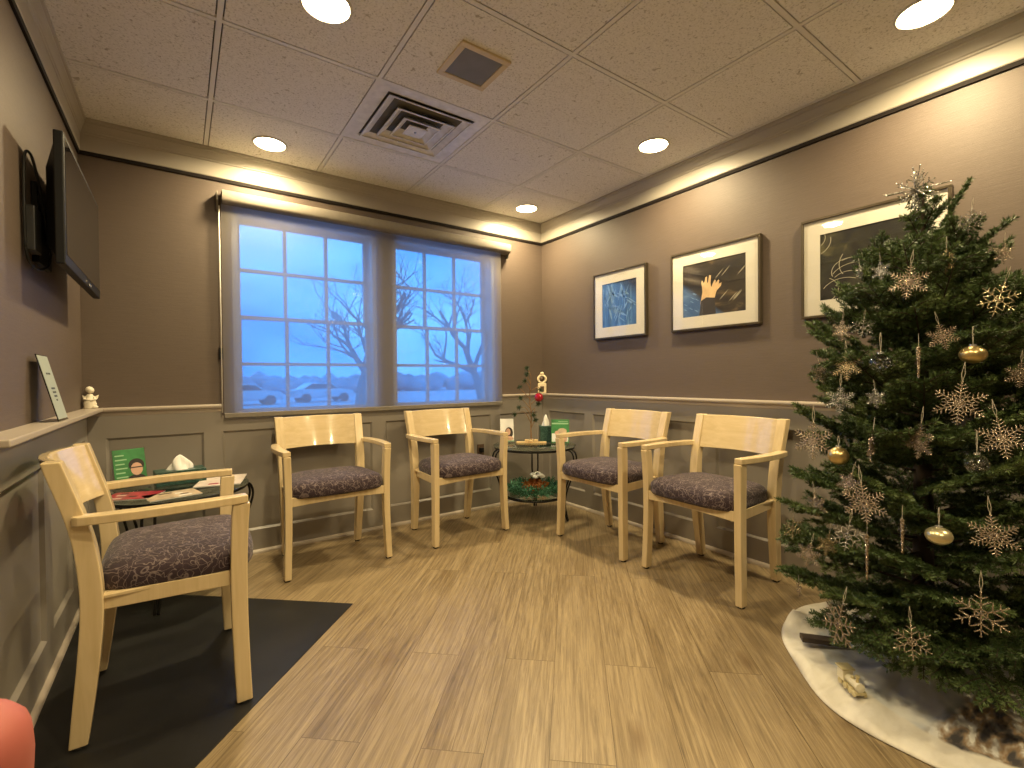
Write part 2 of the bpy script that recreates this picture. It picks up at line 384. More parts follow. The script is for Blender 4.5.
def wall_map(side):
    if side == 'back': return lambda u, d, z: (u, -d, z)
    if side == 'right': return lambda u, d, z: (-d, u, z)
    if side == 'left': return lambda u, d, z: (-W + d, u, z)
def wainscot(side, u0, u1, panels, name, zt=.755, zb=.142, ztop=.893, face=.018, rec=.005, bev=.012):
    f = wall_map(side); b = MB()
    def q(a, c, d=face, flat=None): pass
    def quad(p): b.add([f(*x) for x in p], [(0,1,2,3)])
    def fr(ua, ub, za, zb_): quad([(ua,face,za),(ub,face,za),(ub,face,zb_),(ua,face,zb_)])
    fr(u0, u1, 0, zb); fr(u0, u1, zt, ztop)
    edges = [u0]
    for a, c in panels: edges += [a, c]
    edges.append(u1)
    for k in range(0, len(edges), 2): fr(edges[k], edges[k+1], zb, zt)
    for a, c in panels:
        o = [(a,face,zb),(c,face,zb),(c,face,zt),(a,face,zt)]; i_ = [(a+bev,rec,zb+bev),(c-bev,rec,zb+bev),(c-bev,rec,zt-bev),(a+bev,rec,zt-bev)]
        for k in range(4): quad([o[k], o[(k+1)%4], i_[(k+1)%4], i_[k]])
        quad(i_)
    # top and bottom edges close against the wall
    quad([(u0,face,ztop),(u1,face,ztop),(u1,0,ztop),(u0,0,ztop)])
    return struct(b.build(name, M['wains']), 'grey-taupe panelled wainscot on the %s wall' % side, 'wainscot')
wainscot('back', -W + .018, -.018, [(-2.95,-2.52),(-2.43,-1.54),(-1.445,-.56),(-.47,-.075)], 'trim_1', ztop=.846)
b = MB(); b.box((-W, -.018, .846), (-2.43, 0, .893)); b.box((-.455, -.018, .846), (0, 0, .893))
struct(b.build('trim_10', M['wains']), 'top board of the back wainscot either side of the windows', 'wainscot')
wainscot('right', YF, 0, [(-5.6,-4.7),(-4.6,-3.7),(-3.6,-2.69),(-2.6,-1.66),(-1.57,-.632),(-.543,-.10)], 'trim_2', zt=.765)
wainscot('left', YF, 0, [(-5.6,-4.1),(-4.0,-2.5),(-2.4,-1.78),(-1.66,-.965),(-.86,-.47),(-.37,-.075)], 'trim_3', zt=.76)

def profile_run(name, mat, segs, prof, label=None, cat=None, auto=None):
    """segs: list of (side, u0, u1, mitre0, mitre1); prof: closed (d, z) outline"""
    b = MB()
    for side, u0, u1, m0, m1 in segs:
        f = wall_map(side)
        A = [f(u0 + m0 * d, d, z) for d, z in prof]; B = [f(u1 + m1 * d, d, z) for d, z in prof]
        b.strip([A, B])
    return struct(b.build(name, mat, auto=auto), label, cat)
crownp = [(0,2.238),(.010,2.238),(.013,2.242),(.013,2.322),(.017,2.326),(.017,2.333),(.021,2.338),(.024,2.352),(.030,2.366),(.034,2.372),(.034,2.378),(.041,2.383),(.041,H),(0,H)]
profile_run('trim_4', M['crown'], [('back',-W,0,1,-1),('right',YF,0,0,-1),('left',YF,0,0,-1)], crownp, 'pale grey crown moulding round the ceiling', 'crown moulding', auto=25)
profile_run('trim_6', M['crown_shadow'], [('back',-W,0,1,-1),('right',YF,0,0,-1),('left',YF,0,0,-1)], [(0,2.220),(.009,2.220),(.011,2.2375),(0,2.2375)], 'thin strip painted as the dark shadow line under the crown moulding', 'trim')  # near-black colour stands for the shade in the gap under the crown
railp = [(0,.872),(.020,.872),(.024,.880),(.026,.893),(.040,.896),(.043,.901),(.043,.910),(.040,.915),(0,.915)]
profile_run('trim_7', M['rail'], [('back',-W,-2.425,1,0),('back',-.46,0,0,-1),('right',YF,0,0,-1)], railp, 'cream chair rail along the back and right walls', 'chair rail', auto=40)
b = MB()
b.box((-W, -1.66, .897), (-W + .083, 0, .9155)); b.box((-W, YF, .897), (-W + .043, -1.66, .9155))
struct(b.build('trim_8', M['rail'], bevel=.004), 'deep cream ledge along the left wall', 'ledge')
b = MB().box((-W, YF, .872), (-W + .026, 0, .8968))
struct(b.build('trim_9', M['wains']))
shoe = [(0,0),(.034,0),(.033,.010),(.028,.018),(.018,.022),(0,.022)]
for side, nm, u0, m0 in (('back','baseboard_back',-W,1),('right','baseboard_right',YF,0),('left','baseboard_left',YF,0)):
    profile_run(nm, M['rail'], [(side, u0, 0, m0, -1)], shoe, 'narrow pale shoe moulding at the foot of the %s wall' % side, 'baseboard', auto=40)

# ---------------------------------------------------------------- windows
for k, (a, c) in enumerate(OPEN):
    root = bpy.data.objects.new('window_%d' % (k+1), None); COL.objects.link(root); root.location = ((a+c)/2, .10, OZ0)
    struct(root, ('left' if k == 0 else 'right') + ' double-hung window with muntins behind the roller shade', 'window')
    w = (c - a) / 2; h = OZ1 - OZ0
    b = MB()
    fw = .03
    for x0, x1, z0, z1 in ((-w, -w+fw, 0, h), (w-fw, w, 0, h), (-w, w, 0, .008), (-w, w, h-.012, h)): b.box((x0, -.098, z0), (x1, .07, z1))
    b.build('jamb', M['casing'], root)
    gz = .588
    for nm, z0, z1, yy in (('upper_sash', gz, h-.012, .03), ('lower_sash', .008, gz+.02, -.005)):
        s = MB(); g0, g1 = -w+fw, w-fw; st = .022
        s.box((g0, yy-.015, z0), (g0+st, yy+.015, z1)); s.box((g1-st, yy-.015, z0), (g1, yy+.015, z1))
        s.box((g0+st, yy-.015, z0), (g1-st, yy+.015, z0+st)); s.box((g0+st, yy-.015, z1-st), (g1-st, yy+.015, z1))
        for q in (1, 2):
            x = g0 + st + (g1 - g0 - 2*st) * q / 3; s.box((x-.010, yy-.012, z0+st), (x+.010, yy+.012, z1-st))
        zm = (z0 + z1) / 2; s.box((g0+st, yy-.0122, zm-.010), (g1-st, yy+.0122, zm+.010))
        so = s.build(nm, M['casing'], root)
        MB().box((g0+st-.002, yy-.002, z0+st-.002), (g1-st+.002, yy+.002, z1-st+.002)).build('pane', M['winglass'], so)

# roller shade
sh = empty('roller_shade', (-1.42, -.0, .845), 'wide translucent roller shade pulled down over both windows', 'window shade')
b = MB(); b.add([(-1.0, -.045, .012), (.955, -.045, .012), (.955, -.045, 1.27), (-1.0, -.045, 1.27), (-1.0, -.0462, .012), (.955, -.0462, .012), (.955, -.0462, 1.27), (-1.0, -.0462, 1.27)][:4], [(0,1,2,3)])
b.build('shade_fabric', M['shade'], sh)
b = MB()
pr = [(-.004,1.232),(-.068,1.232),(-.080,1.240),(-.086,1.256),(-.086,1.290),(-.080,1.304),(-.068,1.310),(-.004,1.310)]
b.strip([[(x, y, z) for y, z in pr] for x in (-.995, 1.03)])
b.build('valance', M['roller'], sh, auto=40)
MB().box((-1.0,-.056,-.012), (.955,-.036,.016)).build('hem_bar', M['roller'], sh, bevel=.003)
for x in (-1.022, 1.032):
    MB().prism([(-.0,1.30),(-.0,1.20),(-.03,1.20),(-.06,1.25),(-.06,1.30)], .007, Matrix(((0,0,1,x),(1,0,0,0),(0,1,0,0),(0,0,0,1)))).build('bracket', M['roller'], sh, bevel=.002)
MB().tube([(-1.009,-.045,.02),(-1.009,-.045,1.22)], .0035, 6).build('guide_cord', M['white'], sh, smooth=True)
MB().box((-1.02,-.03,.33),(-1.0,-.0,.40)).build('cord_cleat', M['black'], sh, bevel=.003)

# ---------------------------------------------------------------- black floor tile area (45 degrees)
A = Vector((-1.983,-1.028,0)); d1 = Vector((-.674,-.7385,0)).normalized(); d2 = Vector((-.7385,.674,0)).normalized()
def hitx(P, d, x): return P + d * ((x - P.x) / d.x)
p1 = hitx(A, d1, -3.006); p2 = hitx(A, d2, -3.006)
if p2.y > -.034: pass
b = MB(); b.prism([(A.x,A.y),(p2.x,p2.y),(p1.x,p1.y)], .003)
tag(b.build('floor_mat', M['mat'], bevel=.001), 'black square mat corner under the left armchair', 'mat')

# ---------------------------------------------------------------- chairs
def rect(c, a, b_, wa, wb):
    c, a, b_ = Vector(c), Vector(a), Vector(b_)
    return [c - a*wa - b_*wb, c + a*wa - b_*wb, c + a*wa + b_*wb, c - a*wa + b_*wb]
def sweep_yz(mb, pts, wx, wd):
    """sweep along a path lying mostly in y-z; wx, wd half sizes"""
    secs = []
    pts = [Vector(p) for p in pts]
    for i, p in enumerate(pts):
        t = (pts[min(i+1, len(pts)-1)] - pts[max(i-1, 0)]).normalized()
        if i == 0 or i == len(pts) - 1: t = Vector((0,0,1))
        bb = t.cross(Vector((1,0,0))).normalized()
        k = i / (len(pts)-1)
        secs.append(rect(p, (1,0,0), bb, wx(k) if callable(wx) else wx, wd(k) if callable(wd) else wd))
    mb.strip(secs)
POST = smoothpts([(0,.202,.008),(0,.189,.12),(0,.174,.26),(0,.165,.40),(0,.171,.52),(0,.190,.64),(0,.243,.828)], 5)
def posty(z): return float(np.interp(z, [p[2] for p in POST], [p[1] for p in POST]))
def postx(z): return .215 + .020 * z / .828
def make_chair():
    root = bpy.data.objects.new('armchair', None); COL.objects.link(root); root.empty_display_size = .1
    for s in (-1, 1):
        m = MB(); sweep_yz(m, [(s*postx(p[2]), p[1], p[2]) for p in POST], lambda k: .018 + .006*min(1, k*1.6), lambda k: .021 + .005*math.sin(PI*min(1, k*1.1)))
        lg = m.build('rear_leg', M['maple'], root, bevel=.004)
        MB().lathe([(.012,0),(.016,.001),(.016,.008),(.012,.0095)], (s*.215,.202,0), 14).build('glide', M['rubber'], lg)
    for s in (-1, 1):
        m = MB(); fp = smoothpts([(s*.2725,-.207,.008),(s*.268,-.202,.14),(s*.264,-.198,.30),(s*.264,-.198,.45),(s*.267,-.202,.58),(s*.270,-.207,.650)], 4)
        sweep_yz(m, fp, lambda k: .0165 + .002*k, lambda k: .0225 + .002*k)
        lg = m.build('front_leg', M['maple'], root, bevel=.004)
        MB().lathe([(.012,0),(.016,.001),(.016,.008),(.012,.0095)], (s*.2725,-.207,0), 14).build('glide', M['rubber'], lg)
    for s in (-1, 1):
        ap = smoothpts([(s*.256,.200,.661),(s*.268,.150,.662),(s*.280,.06,.663),(s*.284,-.03,.664),(s*.279,-.13,.664),(s*.270,-.224,.664)], 5)
        secs = []
        for i, p in enumerate(ap):
            p = Vector(p); t = Vector(ap[min(i+1, len(ap)-1)]) - Vector(ap[max(i-1, 0)]); t.z = 0; t.normalize()
            a = Vector((t.y, -t.x, 0)); k = i / (len(ap)-1)
            wdt = .020 + .004*math.sin(PI*k)
            if i == 0: wdt = .011
            elif i == 1: wdt = .017
            secs.append(rect(p, a, (0,0,1), wdt, .013))
        MB().strip(secs).build('armrest', M['maple'], root, bevel=.004)
    # seat frame: curved front rail, side rails, back rail
    m = MB(); secs = []
    for i in range(13):
        x = -.256 + .512*i/12; y = -.205 - .014*math.cos(PI*(x/.512)); secs.append([(x, y-.010, .383+.012*math.cos(PI*(x/.512))), (x, y+.012, .383+.012*math.cos(PI*(x/.512))), (x, y+.012, .432), (x, y-.010, .432)])
    m.strip(secs)
    for s in (-1, 1):
        m.strip([[(s*.262,-.19,.385),(s*.240,-.19,.385),(s*.240,-.19,.432),(s*.262,-.19,.432)], [(s*.228,.150,.385),(s*.206,.150,.385),(s*.206,.150,.432),(s*.228,.150,.432)]])
    m.box((-.21,.140,.385), (.21,.168,.432)); m.box((-.24,-.20,.420), (.24,.14,.431))
    m.build('seat_frame', M['maple'], root, bevel=.0025)
    # cushion
    m = MB(); prof = [(.0,.4315),(.90,.4300),(.970,.426),(.997,.438),(1.0,.460),(.985,.479),(.945,.493),(.87,.504),(.72,.513),(.5,.519),(.25,.522),(0,.523)]
    n = 72; vs = []
    for r_, z in prof:
        for j in range(n):
            w = 2*PI*j/n; c_, s_ = math.cos(w), math.sin(w); e = 2/5.2
            x = abs(c_)**e * math.copysign(1, c_) * .264 * r_; y = abs(s_)**e * math.copysign(1, s_) * .204 * r_
            taper = 1 - .13*(y + .19)/.38
            bow = -.016*math.cos(PI*min(1, abs(x)/.504)) * (1 if y < 0 else 0) * r_ if y < 0 else 0
            vs.append((x*taper, y - .040 + bow, z))
    fs = []
    for i in range(len(prof)-1):
        for j in range(n): fs.append((i*n+j, i*n+(j+1)%n, (i+1)*n+(j+1)%n, (i+1)*n+j))
    m.add(vs, fs)
    m.build('seat_cushion', M['seat'], root, smooth=True)
    # curved backrest panel
    m = MB(); secs = []
    for i in range(21):
        u = -1 + 2*i/20; x = u * .2145; bow = .058*(1-u*u)
        q = []
        for z, dd in ((.640,-.012),(.640,.010),(.826,.010),(.826,-.012)):
            q.append((x*(1 + .02*(z-.64)/.19), posty(z) + bow + dd - .004, z))
        secs.append(q)
    m.strip(secs)
    m.build('backrest', M['maple_panel'], root, bevel=.003, auto=35)
    return root
chairs = [((-2.678,-1.222,.0), PI/2, 'pale maple armchair nearest the camera, standing on the black mat'),
          ((-1.912,-.365,0), 0, 'pale maple armchair under the left window, facing the room'),
          ((-1.083,-.375,0), math.radians(2.5), 'pale maple armchair under the right window, left of the corner glass table'),
          ((-.372,-1.160,0), -PI/2, 'pale maple armchair under the small blue picture'),
          ((-.352,-1.850,0), -PI/2 - math.radians(2), 'pale maple armchair beside the Christmas tree')]
proto = make_chair()
for i, (loc, rz, lab) in enumerate(chairs):
    o = proto if i == 0 else copy_tree(proto)
    loc = list(loc)
    o.location = loc; o.rotation_euler = (0, 0, rz)
    tag(o, lab, 'chair', 'waiting room armchairs')
proto.location.z = .003

# ---------------------------------------------------------------- round glass tables
def make_table(loc, base_angle, label, zlift=0):
    root = empty('side_table', loc, label, 'table', 'round glass side tables')
    R = .31; zt = .525
    MB().lathe([(0,zt-.008),(R-.004,zt-.008),(R,zt-.005),(R,zt-.002),(R-.003,zt),(0,zt)], n=72).build('glass_top', M['glass'], root, auto=40)
    def ring(r, z, rr): return MB().tube([(r*math.cos(2*PI*k/64), r*math.sin(2*PI*k/64), z) for k in range(64)], rr, 8, closed=True)
    ring(R-.012, zt-.016, .0075).build('top_ring', M['iron'], root, smooth=True)
    MB().lathe([(0,.168),(.232,.168),(.235,.172),(.232,.175),(0,.175)], n=64).build('lower_glass_shelf', M['glass'], root, auto=40)
    ring(.228, .161, .006).build('shelf_ring', M['iron'], root, smooth=True)
    for k in range(3):
        a = base_angle + k*2*PI/3
        m = MB()
        for off in (-.024, .024):
            path = smoothpts([(.292,zt-.018),(.325,.488),(.338,.44),(.325,.38),(.296,.30),(.266,.22),(.252,.16),(.254,.10),(.264,.045),(.276,.008)], 4)
            P = []
            for r_, z in path:
                o_ = off * (1 if z > .3 else max(.32, z/.3))
                P.append((r_*math.cos(a) - o_*math.sin(a), r_*math.sin(a) + o_*math.cos(a), z))
            m.tube(P, .0062, 8)
        m.build('leg', M['iron'], root, smooth=True)
        c_ = (.250*math.cos(a), .250*math.sin(a), .1615)
        MB().tube([(.225*math.cos(a), .225*math.sin(a), .161), (.262*math.cos(a), .262*math.sin(a), .161)], .006, 8).build('shelf_bracket', M['iron'], root, smooth=True)
    return root
TZ = .5255
make_table((-2.645,-.365,0), math.radians(12), 'round glass and black iron side table between the left two armchairs').scale.z = .99
TZL = .5255*.99; TZ = .5255*1.045
make_table((-.445,-.445,0), math.radians(51.5), 'round glass and black iron side table in the far corner, with a lower shelf').scale.z = 1.045

# --- things on the corner table
def tissue_box(loc, rz, sx, sy, sz, label, flop):
    root = empty('tissue_box', loc, label, 'tissue box', 'tissue boxes', rz)
    b = MB(); b.box((-sx/2,-sy/2,0),(sx/2,sy/2,sz)); b.build('carton', M['marble'], root, bevel=.002)
    n = 20; vs = []; rings = 9
    tp = flop
    for i in range(rings):
        k = i/(rings-1)
        for j in range(n):
            w = 2*PI*j/n
            r_ = tp[0]*(1-k)**.7*(1 + .28*math.sin(3*w + 4*k) + .12*math.sin(7*w+2)) + .003
            vs.append((r_*math.cos(w)*tp[2] + tp[3]*k, r_*math.sin(w)*.6, sz + tp[1]*k - .001*(1-k)))
    fs = [(i*n+j, i*n+(j+1)%n, (i+1)*n+(j+1)%n, (i+1)*n+j) for i in range(rings-1) for j in range(n)]
    fs.append(tuple((rings-1)*n + j for j in range(n)))
    MB().add(vs, fs).build('tissue', M['tissue'], root, smooth=True)
    return root
tissue_box((-.30,-.40,TZ), math.radians(-32), .092, .092, .128, 'tall dark green marbled tissue box on the corner table', (.024,.085,1.0,.004))
tissue_box((-2.635,-.240,TZL), math.radians(8), .215, .115, .072, 'low dark green marbled tissue box on the left table', (.045,.075,1.1,.0))

def face_mat_to(loc, target_angle): return target_angle
# booklet in acrylic holder, corner table
def booklet(loc, rz, w, h, label, kind):
    root = empty('booklet_stand', loc, label, 'booklet', None, rz)
    tilt = math.radians(12)
    R_ = rotm(-tilt)          # panel leans back (local +y away from viewer)
    m = MB(); m.box((-w/2-.004,.001,.004),(w/2+.004,.003,h+.002), R_); m.box((-w/2-.004,-.028,0),(w/2+.004,.03,.003)); m.box((-w/2-.004,-.028,.0),(w/2+.004,-.026,.03), R_)
    m.build('holder', M['clear'], root)
    bk = MB().box((-w/2,-.004,.005),(w/2,.0,h), R_).build('booklet', M['green'] if kind != 'card' else M['paper'], root)
    def flat(name, poly, mat, lift=.0046):
        Mx = R_ @ Matrix(((1,0,0,0),(0,0,1,0),(0,1,0,0),(0,0,0,1)))
        MB().prism(poly, -.0005, Mx, z0=-lift+.0005).build(name, mat, bk)
    def ell(cx, cz, rx, rz_, n=18): return [(cx+rx*math.cos(2*PI*i/n), cz+rz_*math.sin(2*PI*i/n)) for i in range(n)]
    def bx(x0,x1,z0,z1): return [(x0,z0),(x1,z0),(x1,z1),(x0,z1)]
    if kind == 'green':
        flat('title_band', bx(-w*.46,w*.46,h*.80,h*.86), M['ltgreen']); flat('title_line', bx(-w*.1,w*.42,h*.905,h*.93), M['ltgreen'])
        flat('photo_panel', bx(-w*.46,w*.46,h*.08,h*.42), M['paper']); flat('portrait_hair', ell(w*.12,h*.52,w*.26,h*.12), M['tan'], .0052); flat('portrait', ell(-w*.18,h*.44,w*.12,h*.09), M['skin'], .0056)
        flat('portrait_shirt', ell(w*.25,h*.2,w*.15,h*.12), M['skin'], .0056)
    if kind == 'man':
        for q in range(6): flat('title_line', bx(-w*.44, -w*.16+.01*(q%2), h*(.86-.115*q)-.006, h*(.86-.115*q)), M['ltgreen'])
        flat('portrait_hair', ell(w*.20,h*.56,w*.25,h*.17), M['hairp']); flat('portrait', ell(w*.20,h*.45,w*.19,h*.17), M['skin'], .0052); flat('portrait_glasses', bx(w*.02,w*.38,h*.48,h*.51), M['hairp'], .0057); flat('portrait_shirt', ell(w*.18,h*.16,w*.30,h*.15), M['hairp'])
    if kind == 'card':
        flat('portrait_hair', ell(w*.14,h*.40,w*.30,h*.24), M['hairp']); flat('portrait', ell(w*.08,h*.44,w*.17,h*.15), M['skin'], .0052); flat('portrait_shirt', ell(w*.14,h*.16,w*.33,h*.10), M['skin'], .0052)
        flat('green_band', bx(-w*.5,w*.5,h*.0+.006,h*.07), M['ltgreen'], .0056)
    return root
booklet((-.285,-.555,TZ), math.radians(-46), .135, .185, 'green booklet in a clear stand on the corner table', 'green')
booklet((-.548,-.235,TZ), math.radians(-28), .105, .185, 'white card with a dark-haired woman on the corner table', 'card')
booklet((-2.835,-.195,TZL), math.radians(24), .135, .19, 'green booklet with a man in glasses on the left table', 'man')

# bare sapling with a red ball on a cross stand
tr = empty('twig_tree', (-.435,-.395,TZ), 'sparse twig Christmas tree with one red ball on the corner table', 'tabletop tree')
rz = math.radians(-42)
Mx = rotm(0,0,rz)
MB().box((-.115,-.012,0),(.115,.012,.014), Mx).box((-.012,-.055,.014),(.012,.055,.028), Mx).box((-.05,-.014,.014),(-.018,.014,.03), Mx).box((.018,-.014,.014),(.05,.014,.03), Mx).build('cross_stand', M['pine'], tr, bevel=.002)
def L(u, h, d=0): # local lateral offset (image right = +u), height
    v = Mx @ Vector((u, d, 0)); return (v.x, v.y, h)
stem = smoothpts([L(0,.02), L(-.003,.12), L(.002,.22), L(-.01,.32), L(-.005,.42), L(.0,.52), L(-.03,.575)], 5)
m = MB(); m.tube(stem, [.0055 - .0038*i/(len(stem)-1) for i in range(len(stem))], 6)
tips = []
for h0, pts in ((.15, [(-.05,.24),(-.125,.22)]), (.20, [(-.04,.27),(-.09,.275)]), (.26, [(-.05,.32),(-.08,.345)]), (.33, [(-.06,.40),(-.085,.43)]), (.40,[(-.02,.45),(-.045,.475)]), (.24, [(.03,.27),(.02,.215)]), (.30, [(.05,.34),(.055,.30)]), (.40, [(.05,.43),(.075,.405)]), (.12,[(.02,.16),(.035,.175)]), (.45,[(-.02,.50),(-.03,.53)])):
    P = smoothpts([L(0,h0)] + [L(u, h_, .02*random.uniform(-1,1)) for u, h_ in pts], 4)
    m.tube(P, [.0034 - .0018*i/(len(P)-1) for i in range(len(P))], 5); tips.append(P[-1])
m.build('twig', M['twig'], tr, smooth=True)
tips.append(np.array(stem[-1]))
for tp in tips:
    m = MB()
    for k in range(90):
        d = Vector((random.gauss(0,1), random.gauss(0,1), random.gauss(.2,1))).normalized() * random.uniform(.014,.030)
        m.tube([tuple(tp), tuple(Vector(tp)+d)], [.0015,.0006], 3)
    m.build('needle_tuft', M['tuft'], tr)
bl = MB().lathe([(0.034*math.sin(PI*i/16), -.034*math.cos(PI*i/16)) for i in range(17)], L(.060,.352), 24).build('red_ball', M['redball'], tr, smooth=True)
MB().lathe([(.005,.0),(.005,.007),(0,.008)], (L(.060,.352)[0], L(.060,.352)[1], .352+.033), 10).build('cap', M['gold'], bl)

# tinsel garland and flower ornament on the lower shelf
def tinsel(name, mat, loc, spots, label, cat, n, ln):
    m = MB(); m.v, m.f, m.m = [], [], []
    for k in range(n):
        a, r0 = random.uniform(0, 2*PI), spots(random.random())
        c = Vector((r0*math.cos(a), r0*math.sin(a), random.uniform(.008, .065)))
        d = Vector((random.gauss(0,1), random.gauss(0,1), random.gauss(.3,.8))).normalized()*random.uniform(.5,1)*ln
        w_ = Vector((random.gauss(0,1), random.gauss(0,1), random.gauss(0,1))).cross(d).normalized()*.0032
        q = c + d
        if q.z < .004: q.z = .004
        m.add([c-w_, c+w_, q+w_, q-w_], [(0,1,2,3)])
    o = m.build(name, mat, loc=loc); o['kind'] = 'stuff'
    return tag(o, label, cat)
tinsel('tinsel_garland', M['tg'], (-.445,-.445,.1845), lambda u: .12 + .07*math.sqrt(u), 'coil of green tinsel garland on the corner table lower shelf', 'garland', 1500, .045)
tinsel('tinsel_garland', M['tr'], (-.445,-.445,.1845+.006), lambda u: .085*math.sqrt(u), 'copper and red tinsel inside the green garland coil', 'garland', 900, .045)
FLS = fl = empty('flower_ornament', (-.425,-.455,.300), 'white and silver flower ornament on top of the tinsel', 'ornament')
for k in range(7):
    a = 2*PI*k/7
    MB().lathe([(0,-.010),(.012,-.006),(.017,0),(.012,.006),(0,.010)], (.024*math.cos(a), .024*math.sin(a), .004+.010*(k%2)), 12).build('petal', M['tissue'], fl, smooth=True)
fl.scale = (1.5,1.5,1.5)
MB().lathe([(0,-.022),(.010,-.02),(.014,0),(.010,.012),(0,.016)], (0,0,.008), 12).build('centre', M['silverg'], fl, smooth=True)

# --- magazines
def magazine(loc, rz, w, h, t, cols, label):
    root = empty('magazine', loc, label, 'magazine', 'magazines on the left table', rz)
    MB().box((-w/2,-h/2,0),(w/2,h/2,t)).build('pages', M['paper'], root, bevel=.0005)
    c = MB().box((-w/2-.001,-h/2-.001,t),(w/2+.001,h/2+.001,t+.0008)).build('cover', M[cols[0]], root)
    random.seed(int(w*1e5)+int(h*1e4))
    for q in range(4):
        x = random.uniform(-w*.4, w*.2); y = -h*.4 + q*h*.2
        MB().box((x,y,t+.0008),(x+random.uniform(.2,.5)*w*.6,y+h*.12,t+.0013)).build('cover_print', M[cols[1+q%2]], c)
magazine((-2.815,-.465,TZL), math.radians(-22), .20, .155, .004, ('red','pink','hairp'), 'crimson magazine at the left edge of the left table')
magazine((-2.665,-.555,TZL), math.radians(14), .20, .15, .004, ('tan','paper','hairp'), 'tan and white magazine at the front of the left table')
magazine((-2.455,-.325,TZL), math.radians(-12), .205, .27, .004, ('pink','red','tan'), 'pale magazine at the right edge of the left table')

# ---------------------------------------------------------------- television on bracket
tv = empty('television', (-2.928,-.735,1.44), 'black flat television on the left wall bracket', 'television')
wy = .405; hz = .435
MB().box((-.026,-wy,0),(.0,wy,hz)).build('bezel', M['black'], tv, bevel=.004)
MB().box((.0,-wy+.018,.034),(.0012,wy-.018,hz-.018)).build('screen', M['blackgloss'], tv)
b = MB(); b.strip([[(-.026,-wy+.03,.03),(-.026,wy-.03,.03),(-.026,wy-.03,hz-.02),(-.026,-wy+.03,hz-.02)], [(-.058,-wy+.09,.07),(-.058,wy-.09,.07),(-.058,wy-.09,hz-.10),(-.058,-wy+.09,hz-.10)]])
b.build('rear_housing', M['black'], tv, bevel=.006)
MB().box((.0012,.06,.008),(.0022,.12,.016)).build('badge', M['silver'], tv)
MB().box((.0,-.01,.012),(.002,.01,.018)).build('badge', M['silver'], tv)
wm = empty('wall_bracket', (-3.04,-.86,1.47), 'black wall bracket with hanging cables behind the television', 'bracket')
MB().box((0,-.10,0),(.018,.10,.28)).build('wall_plate', M['black'], wm, bevel=.003)
MB().box((.018,.0,.10),(.0535,.07,.20)).build('arm', M['black'], wm, bevel=.004)
MB().box((.001,-.20,.02),(.028,-.115,.17)).build('power_box', M['grey'], wm, bevel=.004)
MB().tube(smoothpts([(.010,-.235,.02),(.010,-.24,.18),(.012,-.235,.315),(.020,-.20,.335),(.026,-.15,.28),(.032,-.09,.16),(.036,-.04,.06)], 8), .0042, 8).build('cable', M['rubber'], wm, smooth=True)
MB().tube(smoothpts([(.010,-.235,.02),(.012,-.20,-.02),(.018,-.12,-.03),(.028,-.03,.0),(.036,-.02,.05)], 8), .0042, 8).build('cable', M['rubber'], wm, smooth=True)

# ---------------------------------------------------------------- sign, figurines on the ledges
sg = empty('sign_holder', (-2.990,-.965,.9155), 'clear slanted sign holder with printed sheet on the left ledge', 'sign')
Rl = rotm(0, -math.atan2(.055,.235), 0, (.022,0,.002))
MB().box((-.0025,-.078,0),(.0,.078,.236), Rl).box((-.026,-.078,0),(.024,.078,.0022)).build('acrylic_stand', M['clear'], sg)
sht = MB().box((.0003,-.075,.006),(.0012,.075,.232), Rl).build('printed_sheet', M['signpaper'], sg)
for z, ws in ((.165,(.022,.03)),(.112,(.055,)),(.098,(.05,)),(.084,(.045,)),(.070,(.02,))):
    y = -sum(ws)/2 - .004*(len(ws)-1)
    for w_ in ws:
        MB().box((.0012,y,z),(.0016,y+w_,z+.0065), Rl).build('text_line', M['ink'], sht); y += w_ + .008

fg = empty('figurine', (-3.006,-.040,.9155), 'small ivory angel figurine in the left corner of the ledge', 'figurine')
MB().lathe([(.024,0),(.026,.004),(.024,.012),(.027,.022),(.024,.034),(.018,.050),(.016,.062),(.010,.074),(0,.078)], n=20).build('robe', M['ivory_white'], fg, smooth=True)
MB().lathe([(0,-.016),(.011,-.011),(.015,0),(.011,.011),(0,.016)], (.004,-.004,.092), 16).build('head', M['ivory_white'], fg, smooth=True)
MB().lathe([(0,-.017),(.013,-.010),(.017,.002),(.012,.013),(0,.018)], (-.001,.001,.096), 16).build('hair', M['ivory_white'], fg, smooth=True)
for s in (-1, 1):
    MB().tube([(s*.012,-.004,.062),(s*.022,-.012,.048),(.012,-.028,.044)], [.006,.006,.004], 8).build('arm', M['ivory_white'], fg, smooth=True)
    MB().prism([(0,0),(s*.028,.012),(s*.034,.034),(s*.018,.026),(0,.02)], .004, rotm(PI/2, 0, math.radians(20), (0,.016,.036))).build('wing', M['ivory_white'], fg, bevel=.0015)
MB().lathe([(0,0),(.010,.001),(.013,.008),(.008,.015),(0,.017)], (.022,-.018,0), 12).build('scroll', M['ivory_white'], fg, smooth=True)

